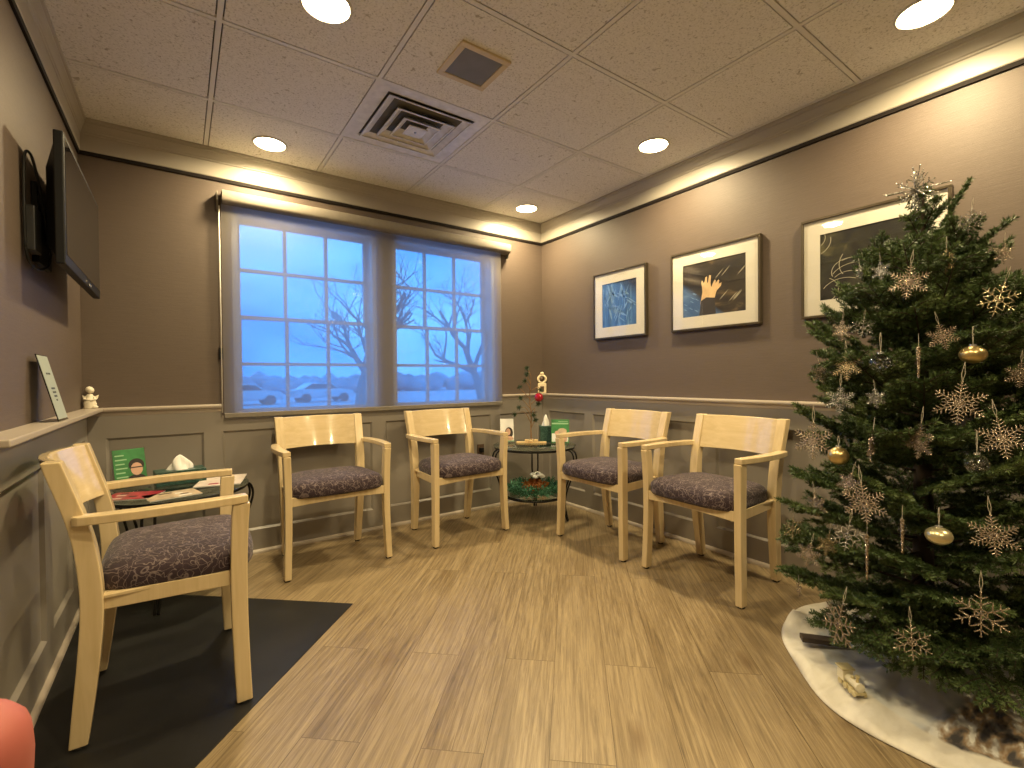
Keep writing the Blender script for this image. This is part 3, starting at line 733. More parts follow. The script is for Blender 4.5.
ng = empty('figurine', (-.024,-.024,.9155), 'cream figurine with a wreath ring in the far corner of the rail', 'figurine', None, math.radians(-38)); ng.scale = (1.25,1.25,1.18); ng.location = (-.030,-.030,.9155)
MB().box((-.030,-.013,0),(.030,.013,.075)).build('block_base', M['ivory'], ng, bevel=.004)
MB().box((-.013,-.0165,.012),(.013,-.012,.052)).build('dark_niche', M['ivory_dark'], ng, bevel=.0015)
MB().tube([(.027*math.cos(2*PI*k/28), -.004, .105+.027*math.sin(2*PI*k/28)) for k in range(28)], .0085, 8, closed=True).build('wreath_ring', M['ivory'], ng, smooth=True)
MB().lathe([(0,-.018),(.014,-.01),(.016,.004),(.009,.014),(0,.018)], (-.004,-.002,.106), 14).build('sleeping_figure', M['ivory_dark'], ng, smooth=True)
MB().lathe([(0,-.013),(.012,-.008),(.015,.002),(.010,.010),(0,.014)], (0,0,.146), 14).build('top_knot', M['ivory'], ng, smooth=True)

# wall socket behind third chair
ot = empty('wall_plug', (-.655,-.005,.475), 'small black plug in the wainscot behind the right window armchair', 'plug')
MB().box((-.032,-.006,-.045),(.032,.0,.045)).build('socket_plate', M['ivory_dark'], ot, bevel=.002)
MB().box((-.016,-.034,-.018),(.016,-.006,.018)).build('plug_body', M['black'], ot, bevel=.004)

# ---------------------------------------------------------------- pictures
def art(kind):
    t = NT('print_' + kind); t.pr(Roughness=.6); co = t.coord()
    if kind == 'blue':
        n = t.noise(t.mapping(co, (14,30,5), (.35,0,0)), 1, 4, .6, 1.2)
        c = t.ramp(n, [(.40, (.035,.115,.29)), (.56, (.07,.19,.42)), (.70, (.22,.38,.62))])
        x = t.n('ShaderNodeSeparateXYZ'); t.l(co, x.inputs[0])
        d = t.ramp(t.math('ADD', x.outputs[2], t.math('MULTIPLY', x.outputs[1], -.7)), [(.12,0),(.22,1)])
        c = t.mix(d, c, (.012,.02,.05))
    elif kind == 'hand':
        n = t.noise(t.mapping(co, (8,5,14), (.6,0,0)), 1, 4, .6, .8)
        c = t.ramp(n, [(.40, (.010,.007,.005)), (.60, (.040,.028,.016)), (.75, (.17,.12,.06))])
        x = t.n('ShaderNodeSeparateXYZ'); t.l(co, x.inputs[0])
        d = t.ramp(t.math('SUBTRACT', t.math('MULTIPLY', x.outputs[1], 1.0), t.math('MULTIPLY', x.outputs[2], 1.3)), [(.13,0),(.19,1)])
        c = t.mix(d, c, t.ramp(n, [(.4,(.035,.10,.25)),(.7,(.16,.28,.48))]))
    else:
        n = t.noise(t.mapping(co, (6,9,9)), 1, 3, .5, .5)
        c = t.ramp(n, [(.42, (.006,.005,.003)), (.62, (.030,.028,.012)), (.78, (.14,.125,.055))])
    t.l(c, t.p.inputs['Base Color']); return t.m
M['pale'] = plain('print_pale_blue', (.20,.36,.60), .6, var=.2, vscale=40); M['palehand'] = plain('print_hand', (.72,.50,.26), .6, var=.12, vscale=30); M['sleeve'] = plain('print_sleeve', (.035,.03,.03), .6); M['line'] = plain('print_line', (.50,.46,.33), .6)
def picture(yc, w, zc, h, mw, mh, kind, label):
    root = empty('framed_picture', (-.001, yc, zc), label, 'picture', 'framed pictures on the right wall')
    f = .013; dp = .030
    b = MB()
    for y0, y1, z0, z1 in ((-w/2,w/2,-h/2,-h/2+f),(-w/2,w/2,h/2-f,h/2),(-w/2,-w/2+f,-h/2+f,h/2-f),(w/2-f,w/2,-h/2+f,h/2-f)): b.box((-dp,y0,z0),(0,y1,z1))
    b.build('frame', M['frame'], root, bevel=.002)
    iw, ih = w/2 - f, h/2 - f
    b = MB()
    for y0, y1, z0, z1 in ((-iw,iw,-ih,-mh/2),(-iw,iw,mh/2,ih),(-iw,-mw/2,-mh/2,mh/2),(mw/2,iw,-mh/2,mh/2)): b.box((-.021,y0,z0),(-.018,y1,z1))
    b.build('mount', M['matb'], root)
    p = MB().box((-.0175,-mw/2-.004,-mh/2-.004),(-.012,mw/2+.004,mh/2+.004)).build('print', art(kind), root)
    MB().box((-.0265,-iw,-ih),(-.0245,iw,ih)).build('glazing', M['picglass'], root)
    # image right is -y. u: 0..1 left to right, v 0..1 bottom to top
    Mx = Matrix(((0,0,-1,0),(-1,0,0,0),(0,1,0,0),(0,0,0,1)))
    def pt(u, v): return ((u-.5)*mw, (v-.5)*mh)
    def flat(name, poly, mat, lift=.0178): MB().prism([pt(*q) for q in poly], .0003, Mx, z0=lift).build(name, M[mat], p)
    def streak(u, v, ln, wd, ang, mat, name='streak'):
        n = 5; P = []
        for i in range(n):
            k = i/(n-1); P.append((k-.5, .5*math.sin(PI*k)))
        P2 = [(a, -bb) for a, bb in P[::-1][1:-1]]
        out = []
        for a, bb in P + P2:
            x, y = a*ln, bb*wd; out.append((u + (x*math.cos(ang) - y*math.sin(ang)), v + (x*math.sin(ang) + y*math.cos(ang))))
        flat(name, out, mat)
    rr = random.Random(5)
    if kind == 'blue':
        for k in range(34):
            streak(rr.uniform(.10,.9), rr.uniform(.15,.85), rr.uniform(.18,.42), rr.uniform(.018,.05), math.radians(rr.choice([70,80,100,60,120,150])+rr.uniform(-8,8)), 'pale', 'frond')
    if kind == 'hand':
        flat('hand', [(.30,.24),(.335,.45),(.315,.62),(.33,.66),(.355,.60),(.37,.62),(.385,.71),(.41,.71),(.41,.60),(.425,.60),(.445,.73),(.475,.72),(.465,.58),(.475,.50),(.53,.63),(.55,.62),(.545,.56),(.59,.62),(.605,.60),(.595,.54),(.64,.555),(.63,.50),(.56,.42),(.53,.30),(.50,.02),(.30,.02)], 'palehand')
        flat('sleeve', [(.28,.0),(.31,.28),(.40,.33),(.53,.30),(.55,.0)], 'sleeve', .0181)
        for k in range(9): streak(rr.uniform(.04,.25), rr.uniform(.06,.45), .09, .012, math.radians(-35), 'pale')
        for k in range(7): streak(rr.uniform(.6,.95), rr.uniform(.2,.8), .22, .012, math.radians(50), 'line')
    if kind == 'dark':
        def arc(cx, cy, r, a0, a1, wd=.007, sy=1.0):
            n = 16; o_, i_ = [], []
            for i in range(n+1):
                a = math.radians(a0 + (a1-a0)*i/n); o_.append((cx+r*math.cos(a), cy+r*sy*math.sin(a))); i_.append((cx+(r-wd)*math.cos(a), cy+(r-wd)*sy*math.sin(a)))
            flat('pale_arc', o_ + i_[::-1], 'line')
        for a in ((.30,.40,.18,90,200),(.33,.38,.20,60,120),(.30,.20,.19,70,140),(.35,.25,.25,80,150),(.25,.05,.25,60,150),(0,.15,.2,-60,60),(-.1,.9,.22,-60,10),(-.1,.95,.16,-70,20),(.5,.5,.3,150,210),(.65,.3,.2,0,120)): arc(*a)
    return root
picture(-.910, .50, 1.583, .495, .325, .322, 'blue', 'smallest framed picture, blue print in a cream mount')
picture(-1.645, .575, 1.583, .495, .405, .325, 'hand', 'middle framed picture, a pale hand over dark and blue')
picture(-2.425, .575, 1.583, .495, .405, .325, 'dark', 'framed dark picture with pale arcs, partly behind the Christmas tree')

# ---------------------------------------------------------------- ceiling fittings
LXY = [(-2.190,-.265,'recessed downlight above the left end of the roller shade'), (-.362,-.265,'recessed downlight in the far right corner of the ceiling'),
       (-2.178,-1.48,'recessed downlight in front of the ceiling diffuser, cut by the top of the photo'), (-.358,-1.485,'recessed downlight above the middle framed picture'),
       (-.348,-2.70,'recessed downlight above the Christmas tree'), (-2.18,-2.70,None), (-2.18,-3.92,None), (-.35,-3.92,None)]
first = None; lamp_done = False
for x, y, lab in LXY:
    if first is None:
        first = bpy.data.objects.new('downlight', None); COL.objects.link(first)
        MB().lathe([(.078,-.002),(.081,-.006),(.085,-.006),(.089,-.003),(.090,.0),(.090,.012),(.078,.012)], n=40).build('trim_ring', M['white'], first, auto=40)
        MB().lathe([(0,-.013),(.045,-.0115),(.070,-.0065),(.079,-.002),(.079,.004),(0,.004)], n=40).build('lens', M['lens'], first, smooth=True)
        o = first
    else: o = copy_tree(first)
    o.location = (x, y, H - .002)
    tag(o, lab or 'recessed downlight behind the camera', 'ceiling light', 'recessed downlights')
    if lamp_done: continue
    lamp_done = True
    ld = bpy.data.lights.new('downlight_lamp', 'AREA'); ld.shape = 'DISK'; ld.size = .12; ld.energy = 14.5; ld.color = (1.0, .80, .46); ld.spread = math.radians(166)
    lo = bpy.data.objects.new('downlight_lamp', ld); COL.objects.link(lo); lo.location = (0, 0, -.016); lo.parent = o

gr = empty('ceiling_speaker', (-1.573,-1.490,H-.002), 'square grey speaker grille with cream frame in a ceiling tile', 'speaker')
b = MB()
for x0, x1, y0, y1 in ((-.118,.118,-.118,-.092),(-.118,.118,.092,.118),(-.118,-.092,-.092,.092),(.092,.118,-.092,.092)): b.box((x0,y0,-.009),(x1,y1,.001))
b.build('frame', M['cream'], gr, bevel=.002)
MB().box((-.093,-.093,-.005),(.093,.093,.0)).build('grille', M['grille'], gr)

vt = empty('ceiling_vent', (-1.573,-.873,H), 'white square four-way ceiling air diffuser', 'air vent')
def sq_ring(m, r0, z0, r1, z1, t=.003):
    """sloping square ring from half-size r0 at z0 to r1 at z1"""
    a = [(-r0,-r0,z0),(r0,-r0,z0),(r0,r0,z0),(-r0,r0,z0)]; b_ = [(-r1,-r1,z1),(r1,-r1,z1),(r1,r1,z1),(-r1,r1,z1)]
    a2 = [(x,y,z+t) for x,y,z in a]; b2 = [(x,y,z+t) for x,y,z in b_]
    m.add(a+b_+a2+b2, [f for i in range(4) for f in ((i,(i+1)%4,4+(i+1)%4,4+i),(8+i,12+i,12+(i+1)%4,8+(i+1)%4),(4+i,4+(i+1)%4,12+(i+1)%4,12+i),(i,8+i,8+(i+1)%4,(i+1)%4))])
m = MB(); sq_ring(m, .302, .002, .235, .004, .004); m.build('flange', M['whitedirt'], vt)
MB().box((-.30,-.30,.10),(.30,.30,.105)).build('duct_back', M['ivory_dark'], vt)
m = MB(); sq_ring(m, .236,.004,.222,.09,.004); m.build('throat', M['whitedirt'], vt)
for k, (ro, zo, ri, zi) in enumerate(((.228,-.006,.160,.024),(.160,-.014,.108,.018),(.104,-.020,.058,.014))):
    m = MB(); sq_ring(m, ro, zo, ri, zi, .004); sq_ring(m, ro, zo, ro-.010, zo-.001, .004); m.build('cone', M['whitedirt'], vt)
m = MB(); m.box((-.052,-.052,-.020),(.052,.052,-.014)); m.build('centre_plate', M['whitedirt'], vt, bevel=.003)
MB().lathe([(0,-.004),(.006,-.003),(.007,0),(0,0)], (0,0,-.020), 12).build('screw', M['silver'], vt)

# ---------------------------------------------------------------- Christmas tree
TX, TY = -.52, -2.74
tree = empty('christmas_tree', (TX, TY, .0), 'tall green fir Christmas tree hung with glitter snowflakes', 'Christmas tree')
PZ = [.12,.15,.25,.33,.44,.55,.72,.96,1.18,1.3,1.45,1.58,1.70]; PR = [.30,.38,.41,.43,.445,.43,.40,.37,.34,.29,.205,.12,.04]
def prad(z): return float(np.interp(z, PZ, PR))
MB().tube([(0,0,.05),(0.005,0,.6),(-.003,.004,1.1),(0,0,1.50),(-.002,.0,1.66)], [.034,.028,.018,.009,.004], 12).build('trunk', M['bark'], tree, smooth=True)
m = MB(); m.lathe([(.06,0),(.065,.03),(.055,.10),(.0,.10)], n=16)
for k in range(4):
    a = PI/4 + k*PI/2; m.tube([(.05*math.cos(a),.05*math.sin(a),.06),(.17*math.cos(a),.17*math.sin(a),.008)], .008, 6)
m.build('tree_stand', M['iron'], tree)

def needles_for(segs, NV, density, nl):
    """segs: array (n, 6) start,end + plane normal list; returns verts (m,4,3)"""
    out = []
    for (a, e, up, ln_) in segs:
        a = np.array(a); e = np.array(e); d = e - a; L_ = np.linalg.norm(d)
        if L_ < 1e-4: continue
        d /= L_; n = max(2, int(L_ * density))
        t = (np.arange(n) + rng.random(n)*.9) / n
        side = np.cross(d, up); side /= np.linalg.norm(side) + 1e-9; u2 = np.cross(side, d)
        base = a + np.outer(t * L_, d)
        # spread over upper 240 degrees
        ang = rng.uniform(-.35*PI, 1.35*PI, n) if True else 0
        ang = np.where(rng.random(n) < .6, np.where(rng.random(n) < .5, rng.normal(.12, .35, n), PI - rng.normal(.12, .35, n)), ang)
        lat = np.cos(ang)[:, None]*side + np.sin(ang)[:, None]*u2
        dirs = lat * .80 + d * rng.uniform(.35, .75, n)[:, None]
        dirs /= np.linalg.norm(dirs, axis=1)[:, None]
        l_ = nl * ln_ * rng.uniform(.75, 1.1, n)
        tip = base + dirs * l_[:, None]
        wv = np.cross(dirs, rng.normal(size=(n, 3))); wv /= np.linalg.norm(wv, axis=1)[:, None] + 1e-9
        wv *= .0015
        midp = base + dirs * (l_*.5)[:, None]
        out.append(np.stack([base, midp + wv, tip, midp - wv], 1))
    return np.concatenate(out) if out else np.zeros((0,4,3))
branch_count = 0
def make_branch(p0, p1, droop, name='branch', dens=1750, twigs=True, nl=.0195, full=1.14):
    """a fir bough: stem p0->p1 with flat herringbone side twigs and needles"""
    p0 = np.array(p0, float); p1 = np.array(p1, float); L_ = np.linalg.norm(p1 - p0)
    d = (p1 - p0) / L_
    nseg = 7; pts = []
    for i in range(nseg + 1):
        k = i / nseg; p = p0 + (p1 - p0) * k; p = p + np.array([0,0,-droop*math.sin(PI*k)*L_]); pts.append(p)
    pts = np.array(pts)
    up = np.array([0,0,1.0]); side = np.cross(d, up); side /= np.linalg.norm(side); upn = np.cross(side, d)
    roll = rng.normal(0, .22); upn = upn*math.cos(roll) + side*math.sin(roll); side = np.cross(d, upn)
    mb = MB(); mb.cur = 0
    mb.tube([tuple(p) for p in pts], [.0055*(1-.75*i/nseg)*min(1, .5+L_) for i in range(nseg+1)], 6)
    segs = []
    start = .28 if L_ > .25 else .12
    for i in range(nseg):
        if i / nseg >= start - .1: segs.append((pts[i], pts[i+1], upn, 1.0))
    if twigs:
        s_ = start; sp = .042 / L_; sgn = 1
        while s_ < .96:
            k = s_ * nseg; i = min(nseg-1, int(k)); p = pts[i] + (pts[i+1]-pts[i])*(k-i)
            rem = (1 - s_) * L_
            tl = min(.17, .05 + rem*.62) * rng.uniform(.75, 1.1) * full * min(1, .55 + (s_-start)*2.2)
            an = math.radians(rng.uniform(42, 58))
            for sg_ in ((sgn,) if rng.random() < .15 else (1, -1)):
                td = d*math.cos(an) + side*sg_*math.sin(an) + upn*rng.normal(.03, .12); td /= np.linalg.norm(td)
                e = p + td*tl; midp = (p+e)/2 + np.array([0,0,.006]) 
                mb.tube([tuple(p), tuple(midp), tuple(e)], [.0022,.0017,.001], 4, caps=False)
                segs += [(p, midp, upn, .95), (midp, e, upn, .95)]
                if tl > .085:
                    for q in np.arange(.35, .85, .30):
                        pp = p + td*tl*q; a2 = math.radians(45)
                        for s3 in (1, -1):
                            sd = np.cross(td, upn); tt = td*math.cos(a2) + sd*s3*math.sin(a2) + upn*rng.normal(0,.12); l3 = tl*(1-q)*.75*rng.uniform(.8,1.1)
                            ee = pp + tt*l3; mb.tube([tuple(pp), tuple(ee)], [.0015,.0008], 3, caps=False); segs.append((pp, ee, upn, .85))
            sgn = -sgn; s_ += sp * rng.uniform(.85, 1.2)
    q = needles_for(segs, None, dens, nl)
    nb = len(mb.v); me = bpy.data.meshes.new(name)
    V = np.concatenate([np.array([tuple(p) for p in mb.v], float), q.reshape(-1, 3)])
    # keep clear of the wall, floor
    V[:, 0] = np.minimum(V[:, 0], -TX - .03)
    nq = len(q)
    loops = [i for f in mb.f for i in f]; sizes = [len(f) for f in mb.f]
    allv = np.concatenate([np.array(loops, np.int32), (nb + np.arange(nq*4)).astype(np.int32)])
    sz = np.concatenate([np.array(sizes, np.int32), np.full(nq, 4, np.int32)])
    me.vertices.add(len(V)); me.vertices.foreach_set('co', V.astype(np.float32).ravel())
    me.loops.add(len(allv)); me.loops.foreach_set('vertex_index', allv)
    me.polygons.add(len(sz)); me.polygons.foreach_set('loop_start', np.concatenate([[0], np.cumsum(sz)[:-1]]).astype(np.int32))
    me.polygons.foreach_set('loop_total', sz)
    me.materials.append(M['bark']); me.materials.append(M['needle'])
    me.polygons.foreach_set('material_index', np.concatenate([np.zeros(len(sizes), np.int32), np.ones(nq, np.int32)]))
    me.update(calc_edges=True); me.validate()
    o = bpy.data.objects.new(name, me); COL.objects.link(o); o.parent = tree
    return o
# whorls of boughs
NB = 77; ga = 2.39996
for i in range(NB):
    k = (i + .5) / NB; zt = .17 + (1.56 - .17) * (k ** .96)
    R_ = prad(zt) * rng.uniform(.86, 1.06); a = i * ga + rng.normal(0, .12)
    if zt > 1.3: rise = .22 + rng.uniform(0, .12)
    else: rise = .02 + .12*(zt) + rng.uniform(-.03, .05)
    z0 = max(.12, zt - rise - .02)
    p0 = (.0, .0, z0); p1 = (R_*math.cos(a), R_*math.sin(a), zt - (.03 if zt < .4 else 0))
    make_branch(p0, p1, .03 if zt < 1.2 else -.04)
for k, (a, R_, zt) in enumerate(((-2.9,.36,.16),(-2.5,.40,.15),(-2.1,.33,.17),(2.95,.38,.18),(-1.6,.35,.2))):
    make_branch((0,0,.30+.02*k), (R_*math.cos(a), R_*math.sin(a), zt), -.04)
for a, R_, zt in ((-2.75,.26,.45),(-2.45,.28,.62),(-2.9,.25,.80),(-2.55,.24,.98),(-2.2,.22,1.12),(-3.0,.22,.32),(-2.2,.25,.75)):
    make_branch((0,0,zt-.06), (R_*math.cos(a), R_*math.sin(a), zt), .02, full=1.3)
# upright tips at the crown
for p0, p1 in (((0,0,1.44),(.030,-.115,1.690)), ((0,0,1.34),(.035,-.215,1.535)), ((0,0,1.38),(.06,-.16,1.47)), ((0,0,1.50),(-.002,0,1.70)), ((0,0,1.42),(-.13,.04,1.50)), ((0,0,1.38),(-.03,.17,1.47)), ((0,0,1.42),(.14,.08,1.55)), ((0,0,1.46),(-.06,-.09,1.55)), ((0,0,1.50),(-.085,.02,1.585)), ((0,0,1.53),(.05,-.055,1.64)), ((0,0,1.55),(-.045,-.05,1.635))):
    make_branch(p0, p1, -.02, full=.45)

# ---- ornaments
def flake_mesh(R, mat, name, style=0):
    """lacy six-armed snowflake in the x-z plane"""
    m = MB(); t = .0016; w = R*.030
    def bar(a, r0, r1, off=0, w_=w, oang=0):
        # bar in direction a starting at polar (r0,a), length to r1
        ca, sa = math.cos(a), math.sin(a); nx, nz = -sa*w_, ca*w_
        P = [(r0[0]-nx, r0[1]-nz), (r0[0]+nx, r0[1]+nz), (r0[0]+ca*r1+nx*.6, r0[1]+sa*r1+nz*.6), (r0[0]+ca*r1-nx*.6, r0[1]+sa*r1-nz*.6)]
        m.add([(x, -t, z) for x, z in P] + [(x, t, z) for x, z in P], [(0,1,2,3),(7,6,5,4),(0,4,5,1),(1,5,6,2),(2,6,7,3),(3,7,4,0)])
    for k in range(6):
        a = PI/2 + k*PI/3; ca, sa = math.cos(a), math.sin(a)
        bar(a, (0,0), R)
        br_ = ((.30,.20),(.48,.27),(.66,.27),(.83,.18)) if style == 0 else ((.42,.40),(.70,.26))
        for q, ln_ in br_:
            for s in (-1, 1): bar(a + s*math.radians(58), (ca*R*q, sa*R*q), R*ln_)
        if style == 0:
            a2 = a + PI/6; bar(a2, (0,0), R*.62)
            for s in (-1, 1): bar(a2 + s*math.radians(50), (math.cos(a2)*R*.38, math.sin(a2)*R*.38), R*.18)
        # beads at tips
        for q in (1.0,) : 
            m.lathe([(0,-t*1.5),(R*.05,0),(0,t*1.5)], (ca*R*q, 0, sa*R*q), 6, rotm(PI/2))
    for r_ in (.22,) if style == 0 else (.24,):
        for k in range(6):
            a = PI/2 + k*PI/3; b0 = (R*r_*math.cos(a), R*r_*math.sin(a)); b1 = (R*r_*math.cos(a+PI/3), R*r_*math.sin(a+PI/3))
            an = math.atan2(b1[1]-b0[1], b1[0]-b0[0]); bar(an, b0, math.hypot(b1[0]-b0[0], b1[1]-b0[1]))
    return m
FL = [
 (-0.592,-2.871,1.530,.075,'silverg',1,.3,'silver see-through snowflake hanging right of the tree topper'),
 (-0.745,-2.687,1.389,.062,'silverg',0,.5,'pinkish silver snowflake beside the large champagne one near the tree top'),
 (-0.790,-2.770,1.334,.105,'champ',0,.0,'large champagne snowflake just below the tree top'),
 (-0.797,-2.594,1.198,.075,'champ',0,.6,'dusky snowflake at the left edge below the dark picture'),
 (-0.834,-2.666,1.200,.062,'silverg',1,.1,'white silver snowflake just right of the dusky one below the dark picture'),
 (-0.843,-2.861,1.157,.076,'champ',0,.1,'champagne snowflake hanging just left of the flattened gold ball'),
 (-0.603,-2.948,1.409,.063,'champ',0,.7,'small dusky snowflake at the upper right edge of the tree'),
 (-0.725,-2.843,1.392,.075,'goldg',1,1.0,'gold snowflake lying among the needles right of the tree top'),
 (-0.736,-2.957,1.259,.094,'goldg',1,.4,'loose gold snowflake at the right edge, second from the top there'),
 (-0.711,-2.620,1.403,.050,'silverg',0,.9,'tiny silver snowflake over the corner of the dark picture'),
 (-0.778,-2.524,1.057,.082,'champ',0,.7,'copper snowflake at the left edge beside the pale gold one'),
 (-0.843,-2.624,1.076,.090,'goldg',0,.3,'pale gold snowflake left of the clear glass ball'),
 (-0.865,-2.613,0.968,.088,'silverg',0,.2,'silver-green snowflake under the pale gold one on the left'),
 (-0.886,-2.716,0.977,.060,'silverg',0,.5,'small frosty snowflake below the clear glass ball'),
 (-0.850,-2.898,0.967,.120,'champ',0,.05,'large champagne snowflake below the flattened gold ball'),
 (-0.745,-3.001,1.045,.070,'champ',0,.2,'champagne snowflake cut by the right edge at gold ball height'),
 (-0.829,-2.518,0.820,.128,'champ',0,.3,'large sheer champagne snowflake touching the wainscot on the left'),
 (-0.910,-2.713,0.831,.092,'champ',0,1.35,'champagne snowflake seen edge-on in the middle left'),
 (-0.899,-2.823,0.858,.104,'champ',0,.9,'champagne snowflake turned sideways, pointing at the tree middle'),
 (-0.816,-2.977,0.874,.110,'champ',0,.1,'large champagne snowflake at the right edge above the smoky glass ball'),
 (-0.915,-2.655,0.708,.075,'champ',0,.5,'small champagne snowflake tucked behind the large one at lower left'),
 (-0.938,-2.703,0.660,.118,'champ',0,.2,'large champagne snowflake at lower left of the pearl gold ball'),
 (-0.893,-2.555,0.617,.080,'champ',0,.8,'dark copper snowflake hanging over the wainscot'),
 (-0.951,-2.663,0.551,.092,'silverg',1,.1,'bright silver snowflake with open arms, lower left'),
 (-0.938,-2.603,0.505,.071,'goldg',0,.5,'small gold snowflake left of the bright open-armed silver one'),
 (-0.925,-2.542,0.451,.082,'champ',0,.4,'champagne snowflake at the lowest left tip, above the floor boards'),
 (-0.874,-2.970,0.620,.108,'champ',0,.1,'large champagne snowflake right of the pearl gold ball'),
 (-0.917,-2.954,0.417,.118,'champ',1,.1,'largest open-armed snowflake at lower right above the skirt'),
 (-0.853,-2.462,0.505,.080,'goldg',1,.7,'thin glitter snowflake at the outermost left tip'),
 (-0.841,-2.476,0.290,.050,'champ',0,1.2,'tiny edge-on snowflake dangling just left of the tree skirt'),
 (-0.906,-2.622,0.247,.140,'champ',1,.9,'sheer snowflake dangling over the left of the tree skirt'),
 (-0.943,-2.818,0.291,.098,'champ',1,.3,'open-armed snowflake at the tree bottom centre over the skirt'),
]
CAM = Vector((-2.6274,-3.2479,1.0496))
meshes = {}
tree_top = None
def hang_loop(m, h0, h1):
    m.tube([(0,0,h0),(.004,0,h0+(h1-h0)*.6),(0,0,h1)], .0005, 3, caps=False); m.tube([(0,0,h0),(-.004,0,h0+(h1-h0)*.6),(0,0,h1)], .0005, 3, caps=False)
for x, y, z, s, mt, st, tw, lab in FL:
    key = (mt, st)
    if key not in meshes:
        root = bpy.data.objects.new('snowflake_ornament', None); COL.objects.link(root)
        flake_mesh(.5, M[mt], 'snowflake', st)
        m = flake_mesh(.5, M[mt], 'snowflake', st)
        # thickness independent of scale: flatten y by scale below
        m.v = [(p[0], p[1]*9, p[2]) for p in m.v]
        m.build('flake_body', M[mt], root)
        m2 = MB(); m2.tube([(0,0,.5),(.03,0,.7),(0,0,.98)], .006, 3, caps=False); m2.tube([(0,0,.5),(-.03,0,.7),(0,0,.98)], .006, 3, caps=False); m2.build('hanging_cord', M['cord'], root)
        meshes[key] = root; o = root
    else: o = copy_tree(meshes[key])
    ang = math.atan2(y - CAM.y, x - CAM.x) - PI/2
    o.location = (x, y, z); o.scale = (s, s, s); o.rotation_euler = (random.uniform(-.15,.15), random.uniform(-.25,.25), ang + tw*random.choice((-1,1)))
    tag(o, lab, 'snowflake ornament', 'glitter snowflakes on the Christmas tree')
def ball(loc, R, squash, mat, label, hook):
    root = empty('ball_ornament', loc, label, 'ball ornament')
    pr = [(R*math.sin(PI*i/18), -R*squash*math.cos(PI*i/18)) for i in range(19)]; pr[0] = (0, -R*squash); pr[-1] = (0, R*squash)
    MB().lathe(pr, n=32).build('glass_ball', M[mat], root, smooth=True)
    MB().lathe([(R*.28,R*squash*.93),(R*.28,R*squash*1.12),(R*.2,R*squash*1.16),(0,R*squash*1.16)], n=14).build('cap', M['silver'], root)
    m = MB(); h = R*squash*1.15; m.tube([(0,0,h),(.008,0,h+hook*.6),(.002,0,h+hook)], .0007, 4); m.tube([(0,0,h),(-.008,0,h+hook*.6),(-.002,0,h+hook)], .0007, 4); m.build('hanging_cord', M['cord'], root)
    return root
ball((-.825,-2.921,1.103), .030, .82, 'gold', 'flattened gold glass ball in the upper right of the tree', .05)
ball((-.872,-2.724,1.086), .030, .95, 'clear', 'clear glass ball with a silver cap in the upper left of the tree', .06)
ball((-.905,-2.623,.790), .029, 1.0, 'gold', 'small round gold ball at the left side of the tree', .03)
ball((-.870,-2.937,.806), .026, 1.0, 'clear', 'smoky clear glass ball at the right of the tree middle', .06)
ball((-.945,-2.876,.609), .030, .80, 'pearl', 'matt pearl gold ball hanging low in front of the tree', .05)
# silver flecks inside the clear balls
for (x, y, z, r_, lab) in ((-.872,-2.724,1.082,.019,'silver flecks inside the clear glass ball upper left'), (-.870,-2.937,.804,.016,'silver flecks inside the smoky glass ball')):
    m = MB()
    for k in range(150):
        u = Vector((random.gauss(0,1), random.gauss(0,1), random.gauss(-.3,.8))).normalized()*r_*random.uniform(.6,1); w_ = Vector((random.gauss(0,1), random.gauss(0,1), random.gauss(0,1))).normalized()*.0022; w2 = w_.cross(u).normalized()*.0022
        m.add([u-w_, u+w2, u+w_, u-w2], [(0,1,2,3)])
    o = m.build('silver_flecks', M['silverg'], loc=(x,y,z)); o['kind'] = 'stuff'; tag(o, lab, 'glitter')
def icicle(loc, ln_, label):
    root = empty('icicle_ornament', loc, label, 'icicle ornament', 'twisted icicles on the Christmas tree')
    m = MB()
    for ph in (0, PI):
        P = [(.0032*(1-.6*k/40)*math.cos(ph+k*.8), .0032*(1-.6*k/40)*math.sin(ph+k*.8), ln_/2 - ln_*k/40) for k in range(41)]
        m.tube(P, [.0034*(1-.6*k/40) for k in range(41)], 6)
    m.build('twisted_stick', M['champ'], root, smooth=True)
    MB().tube([(0,0,ln_/2),(.001,0,ln_/2+.04)], .0006, 3).build('hanging_cord', M['cord'], root)
icicle((-.874,-2.815,1.083), .090, 'twisted icicle below the upper branches, left of the champagne snowflake')
icicle((-.957,-2.800,.590), .098, 'twisted icicle left of the matt pearl gold ball')
icicle((-.976,-2.722,.510), .135, 'longest twisted icicle hanging low at the left front')
# tree topper: silver starburst of wires with beads
tp = empty('tree_topper', (-.535,-2.722,1.690), 'silver starburst topper with beaded wires on the tree tip', 'tree topper')
m = MB(); bd = MB()
for k in range(26):
    d = Vector((random.gauss(0,1), random.gauss(0,1), random.gauss(.1,1))).normalized(); ln_ = random.uniform(.045,.088)
    m.tube([(0,0,0), tuple(d*ln_)], .0015, 4)
    for q in (.5, .75, 1.0): m.lathe([(0,-.0028),(.0028,0),(0,.0028)], tuple(d*ln_*q), 6)
tp.scale = (1.1,1.1,1.1); m.build('beaded_wire_rays', M['silverg'], tp)
m = flake_mesh(.055, None, 'x', 1); m.v = [tuple(rotm(0,0,math.radians(-60)) @ Vector((p[0], p[1], p[2]))) for p in m.v]; m.build('star_plate', M['silverg'], tp)
m = MB(); m.tube([(0.008,0,.0),(.006,0,-.05),(.008,0,-.10)], [.006,.009,.009], 8)
m.build('holder_tube', M['silverg'], tp, smooth=True)

